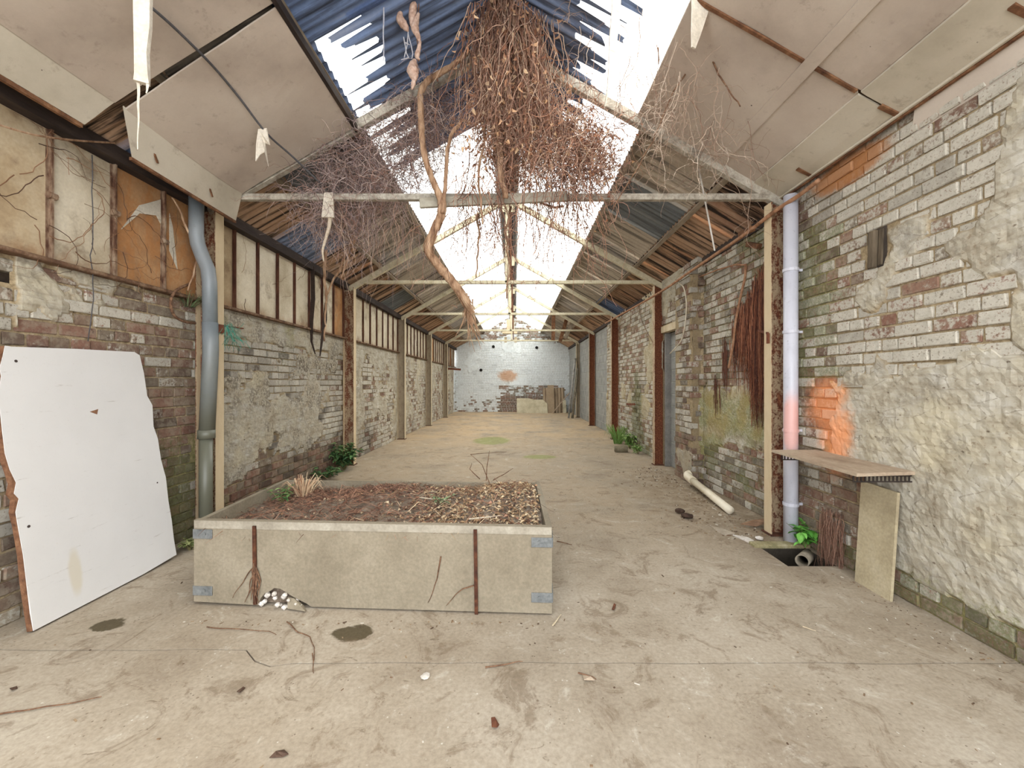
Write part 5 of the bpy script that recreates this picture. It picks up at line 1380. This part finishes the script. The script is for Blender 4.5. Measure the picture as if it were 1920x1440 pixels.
# flat rubbish near the column
m = MB(); m.slab([onz(1388, 982, .03), onz(1414, 974, .05), onz(1436, 972, .06), onz(1442, 978, .07), onz(1418, 986, .02)], (0, 0, 1), .006); tag(m.build('rust_plate', weathered('rusty_plate', [srgb(112, 84, 64), srgb(150, 120, 96)], 12)), 'bent rusty plate at the foot of the nearest right column', 'plate')
M_SLATE = weathered('pale_slate_shard', [srgb(160, 146, 128), srgb(190, 178, 160)], 9)
m = MB(); m.slab([onz(1333, 986, .012), onz(1352, 990, .014), onz(1378, 999, .014), onz(1360, 1002, .012), onz(1345, 996, .012)], (0, 0, 1), .01); tag(m.build('flat_shard', M_SLATE), 'flat grey shard on the floor, the darker of two near the drain pit', 'shard')
m = MB(); m.slab([onz(1374, 1002, .012), onz(1402, 1007, .016), onz(1414, 1013, .014), onz(1404, 1016, .012)], (0, 0, 1), .01); tag(m.build('flat_shard', M_PEBBLE), 'flat white shard on the floor beside the drain pit', 'shard')
def stone(name, c, r, mat, label, cat='stone', sq=.7, seed=1):
    rr_ = random.Random(seed); m = MB(); n = 8; vs = []
    for j in range(5):
        f = -1 + 2 * j / 4; w = math.sqrt(max(0.02, 1 - f * f))
        for k in range(n):
            a = 2 * pi * k / n; q = r * w * rr_.uniform(.8, 1.2); vs.append(Vector(c) + Vector((cos(a) * q, sin(a) * q, f * r * sq + r * sq)))
    fs = [(j * n + k, j * n + (k + 1) % n, (j + 1) * n + (k + 1) % n, (j + 1) * n + k) for j in range(4) for k in range(n)] + [tuple(range(n))[::-1], tuple(range(4 * n, 5 * n))]
    m.add(vs, fs); return tag(m.build(name, mat), label, cat)
M_DARKST = weathered('dark_clod', [srgb(52, 38, 30), srgb(86, 66, 54)], 20, bump=.8)
stone('clod', onz(1275, 962), .05, M_DARKST, 'dark clod of earth on the floor, the upper one before the cream pipe', 'clod', .5, 3)
stone('clod', onz(1287, 971), .06, M_DARKST, 'dark clod of earth on the floor, the lower one before the cream pipe', 'clod', .4, 4)
stone('stone_chip', onz(1424, 1013), .03, M_PEBBLE, 'small white chip next to the white shard', 'stone', .6, 5)
stone('stone_chip', onz(798, 1270), .022, M_PEBBLE, 'small white chip on the floor in front of the planter', 'stone', .3, 6)
m = MB(); p0, p1 = onz(1153, 842, .06), onz(1176, 842, .06); m.tube([p0, p0.lerp(p1, .1), p0.lerp(p1, .9), p1], [.06, .068, .068, .058], 14); m.smooth = True
tag(m.build('concrete_stub', weathered('mossy_concrete', [srgb(104, 96, 76), srgb(140, 130, 108)], 12)), 'short round concrete stub lying by the green ferns', 'stub')
# ferns
FG = [srgb(84, 116, 70), srgb(64, 96, 58), srgb(108, 138, 86), srgb(52, 80, 50)]
leafy_plant('fern', (-2.66, 6.30, 0), .46, 30, .11, .30, 'dark green fern at the foot of the second left column', seed=12, per=11, cols=FG, droop=.6)
leafy_plant('fern', (-2.68, 5.75, 0), .16, 18, .09, .32, 'low green weeds along the left wall behind the planter', seed=13, per=7, cols=FG)
G2 = [srgb(124, 156, 84), srgb(100, 136, 64), srgb(150, 176, 104)]
blades('grass_tuft', (2.28, 9.0, 0), 90, .42, .26, G2, 'tuft of green grass beside the dark rust red column', 'grass', M_GREEN, 15, .006)
leafy_plant('fern', (2.36, 8.35, 0), .34, 16, .10, .16, 'light green ferns below the moss streak on the right wall', seed=16, per=11, cols=G2, droop=.6)
leafy_plant('fern', (2.34, 7.7, 0), .2, 10, .08, .12, 'low green weeds between the concrete stub and the rusty doorway column', seed=17, per=8, cols=G2, droop=.6)

leafy_plant('moss_clump', (-2.62, 3.28, 0), .09, 12, .05, .10, 'small clump of green weeds between the white board and the planter', seed=19, per=7, cols=[srgb(120, 128, 78), srgb(96, 108, 62), srgb(146, 150, 100)])

# ------------------------------------------------------------------ rubbish against the far wall
def leaning(px0, px1, ytop, d0, d1, th, name, mat, label, cat, base_y=None):
    a, c = onz(px0, CY + CAMZ * F / d0), onz(px1, CY + CAMZ * F / d0)
    zt = CAMZ - (ytop - CY) * d1 / F
    ax, cx_ = (px0 - CX) * d0 / F, (px1 - CX) * d0 / F
    m = MB(); m.slab([(ax, d0, .0), (cx_, d0, .0), (cx_, d1, zt), (ax, d1, zt)], (0, -1, .3), th); return tag(m.build(name, mat), label, cat)
M_PBOARD = weathered('peeling_plasterboard', [srgb(164, 152, 126), srgb(206, 196, 168), srgb(226, 220, 198)], 2.2)
m = MB(); d0 = 18.1
m.slab([((x - CX) * d0 / F, d0 + .15 * z_, z_) for x, z_ in [(969, 0), (1027, 0), (1026, .42), (1018, .60), (1004, .60), (990, .66), (969, .66)]], (0, -1, .15), .03)
tag(m.build('plasterboard', M_PBOARD), 'low peeling plasterboard panel standing before the far wall', 'panel')
stack = [(1020, 1031, 729), (1038, 1047, 728), (1045, 1058, 727)]
M_CORR = weathered('brown_corrugated_sheet', [srgb(126, 106, 84), srgb(158, 138, 114), srgb(176, 158, 134)], 5, (1, 1, .3))
for k, (a, c, y, lab) in enumerate(((1019, 1060, 727, 'brown corrugated sheet leaning on the far wall behind the plain one'),)):
    d0, d1 = 18.35, 18.75; n = 60; m = MB(); x0, x1 = (a - CX) * d0 / F, (c - CX) * d0 / F; zt = CAMZ - (y - CY) * d1 / F
    for i in range(n + 1):
        x = x0 + (x1 - x0) * i / n; o_ = .03 * cos(2 * pi * i / 8.5)
        for (yy, z_) in ((d0 + o_, 0), (d1 + o_, zt)): m.v.append((x, yy, z_)); 
    m.f = [(2 * i, 2 * i + 2, 2 * i + 3, 2 * i + 1) for i in range(n)]
    tag(m.build('corrugated_sheet', M_CORR), lab, 'sheet')
leaning(1028, 1040, 722, 18.22, 18.62, .03, 'plain_board', weathered('fawn_board', [srgb(150, 128, 104), srgb(168, 148, 122)], 5), 'plain fawn board leaning before the corrugated sheet', 'board')
leaning(1056, 1062, 750, 18.15, 18.35, .03, 'narrow_board', M_PBOARD, 'narrow cream board beside the corrugated sheet', 'board')
m = MB(); m.bar(at(1036, 774, 18.0), at(1068, 736, 18.0), .02, .14, (0, 1, 0)); 
tag(m.build('slanting_plank', M_SHELF), 'long plank slanting down from the right before the far wall', 'plank')
m = MB(); m.smooth = True; m.tube([at(1066, 784, 15.35), at(1079, 672, 15.72)], .04, 10); tag(m.build('leaning_tube', weathered('grey_tube', [srgb(110, 104, 96), srgb(150, 146, 140), srgb(176, 172, 166)], 9)), 'grey tube leaning in the far right corner', 'tube')
m = MB(); m.smooth = True; m.tube([at(1073, 784, 15.4), at(1083, 690, 15.7)], .05, 10); tag(m.build('leaning_tube', M_OLDPIPE), 'darker brown tube leaning in the far right corner', 'tube')
hb = empty('hoist_block', (-.1, 18.6, 3.6), 'cream timber hoist frame high on the far wall', 'frame')
m = MB(); m.box(at(957, 610, 18.4), (.34, .2, .5), bev=.01); m.build('block', M_WOODP, hb)
m = MB(); m.bar(at(942, 624, 18.4), at(970, 624, 18.4), .3, .1); m.build('cross_beam', M_WOODP, hb)
m = MB(); m.bar(at(948, 632, 18.6), at(948, 642, 18.6), .12, .12, (0, 1, 0)); m.build('bracket', M_WOODP, hb)
m = MB(); m.bar(at(967, 632, 18.6), at(967, 642, 18.6), .12, .12, (0, 1, 0)); m.build('bracket', M_WOODP, hb)
for i, (a, c, dd_, lab) in enumerate((((1050, 640), (1062, 608), 13.5, 'brown broken slat hanging from the right roof far inside'), ((1037, 638), (1038, 618), 13.5, 'short upright brown slat at the right end of a far tie beam'), ((1060, 635), (1073, 612), 13.3, 'pale broken slat hanging from the right roof far inside'))):
    p_ = at(*c, dd_); p_.z = max(p_.z, zroof(p_.x) - .01)
    m = MB(); m.bar(at(*a, dd_), p_, .12, .02, (0, 1, 0)); tag(m.build('loose_lath', M_RUSTWOOD if i < 2 else M_TIMBER), lab, 'lath')
m = MB(); m.bar((XL + .0, 17.0, 1.95), at(864, 693, 17.0), .05, .08); tag(m.build('iron_bracket', M_IRON), 'dark iron bracket at the end of the far left wall', 'bracket')
m = MB(); m.bar(onx(1163, 640, 2.43), onx(1163, 700, 2.43), .03, .02); tag(m.build('wall_bar', M_IRON), 'thin dark bar fixed to the brick wall past the rust red column', 'bar')
m = MB(); m.bar(onx(1176, 758, 2.38), onx(1190, 758, 2.42), .03, .04); tag(m.build('iron_peg', M_IRON), 'short iron peg sticking out of the mossy brick wall', 'peg')

# ------------------------------------------------------------------ litter on the floor
def twig(pts, r, label, cat='twig', mat=None, seed=1):
    m = MB(); m.tube(wiggle([onz(x, y, .006 + r) for x, y in pts], 5, .006, seed), (r, r * .5), 5); return tag(m.build('twig', mat or M_ROOT), label, cat, 'twigs on the floor')
twig([(-20, 1342), (60, 1330), (190, 1306)], .004, 'long straight twig on the floor at the lower left')
twig([(388, 1176), (450, 1180), (505, 1184), (518, 1190)], .003, 'thin straight twig on the floor before the left planter corner')
twig([(538, 1166), (560, 1185), (582, 1195), (590, 1215), (588, 1240)], .0035, 'curved twig with dry leaf on the floor before the planter hole')
twig([(586, 1225), (588, 1262)], .003, 'short twig crossing the floor joint before the planter')
twig([(910, 1249), (950, 1246), (980, 1240)], .004, 'twig lying along the floor joint before the planter', seed=4)
twig([(1036, 1172), (1052, 1152)], .005, 'short pale stick by the right front corner of the planter', mat=M_WOODP)
twig([(1045, 1015), (1072, 1021)], .005, 'short dark twig on the floor right of the planter')
twig([(1084, 1261), (1118, 1274)], .004, 'twig with leaf scrap on the open floor')
twig([(1505, 1175), (1530, 1183)], .003, 'pale straw on the floor before the cream leaning panel', mat=M_WOODP)
twig([(882, 852 + 0), (905, 850), (950, 847)], .006, 'long thin twig on the floor behind the planter', seed=7)
def chip(pts, label, mat, cat='leaf', z=.006):
    m = MB(); vs = [onz(x, y, z + (.008 if i % 2 else 0)) for i, (x, y) in enumerate(pts)]; m.slab(vs, (0, 0, 1), .003); return tag(m.build('dry_leaf' if cat == 'leaf' else 'bark_chip', mat), label, cat)
M_LEAFR = weathered('red_brown_leaf', [srgb(88, 52, 38), srgb(120, 76, 54)], 30)
M_LEAFB = weathered('dark_bark', [srgb(70, 52, 42), srgb(104, 82, 68)], 30)
chip([(921, 1345), (928, 1344), (936, 1358), (932, 1363), (922, 1362)], 'reddish brown curled leaf on the bare floor', M_LEAFR)
chip([(505, 1420), (517, 1408), (533, 1405), (541, 1413), (530, 1418), (518, 1416)], 'dark piece of bark at the lower edge of the floor', M_LEAFB, 'bark')
chip([(1147, 1142), (1151, 1131), (1155, 1133), (1152, 1143)], 'small brown leaf on the floor right of the planter', M_LEAFR)
chip([(1092, 1264), (1108, 1268), (1115, 1275), (1095, 1274)], 'tan leaf scrap under the twig on the open floor', M_SHELF)
chip([(18, 1290), (32, 1286), (33, 1290), (22, 1293)], 'dark brown leaf on the floor at the left edge', M_LEAFB)
chip([(444, 1296), (456, 1287), (460, 1289), (450, 1297)], 'brown leaf with stalk on the floor before the planter', M_LEAFB)
m = MB(); lr = random.Random(3)
for i in range(900):
    k = lr.random()
    if k < .35: x, y = lr.uniform(-2.5, 2.2), lr.uniform(1.3, 8)
    elif k < .75: x, y = 2.3 - abs(lr.gauss(0, .35)), lr.uniform(3.5, 6.5)
    elif k < .85: x, y = 2.36 - abs(lr.gauss(0, .10)), lr.uniform(1.6, 2.9)
    else: x, y = lr.uniform(-2.0, .3), 2.34 - abs(lr.gauss(0, .05)) - .0508 * (x if False else 0)
    if -2.05 < x < .26 and 2.3 < y < 3.6: continue
    if PX0 - .03 < x < PX1 + .03 and PY0 - .03 < y < PY1 + .03: continue
    s = lr.uniform(.002, .0065) * (1.8 if k > .35 and k < .75 else 1)
    c = lr.choice([srgb(116, 94, 74), srgb(90, 72, 58), srgb(150, 128, 102), srgb(196, 188, 174), srgb(130, 106, 82)])
    a = lr.uniform(0, pi); R = Euler((lr.uniform(-.3, .3), lr.uniform(-.3, .3), a)).to_matrix()
    m.box((x, y, s * .3), (s * lr.uniform(1, 4), s, s * .6), R, 0, (*c, 1))
tag(m.build('floor_litter', M_LITTER), 'crumbs, chips and bits of leaf scattered over the concrete floor', 'litter', kind='stuff')
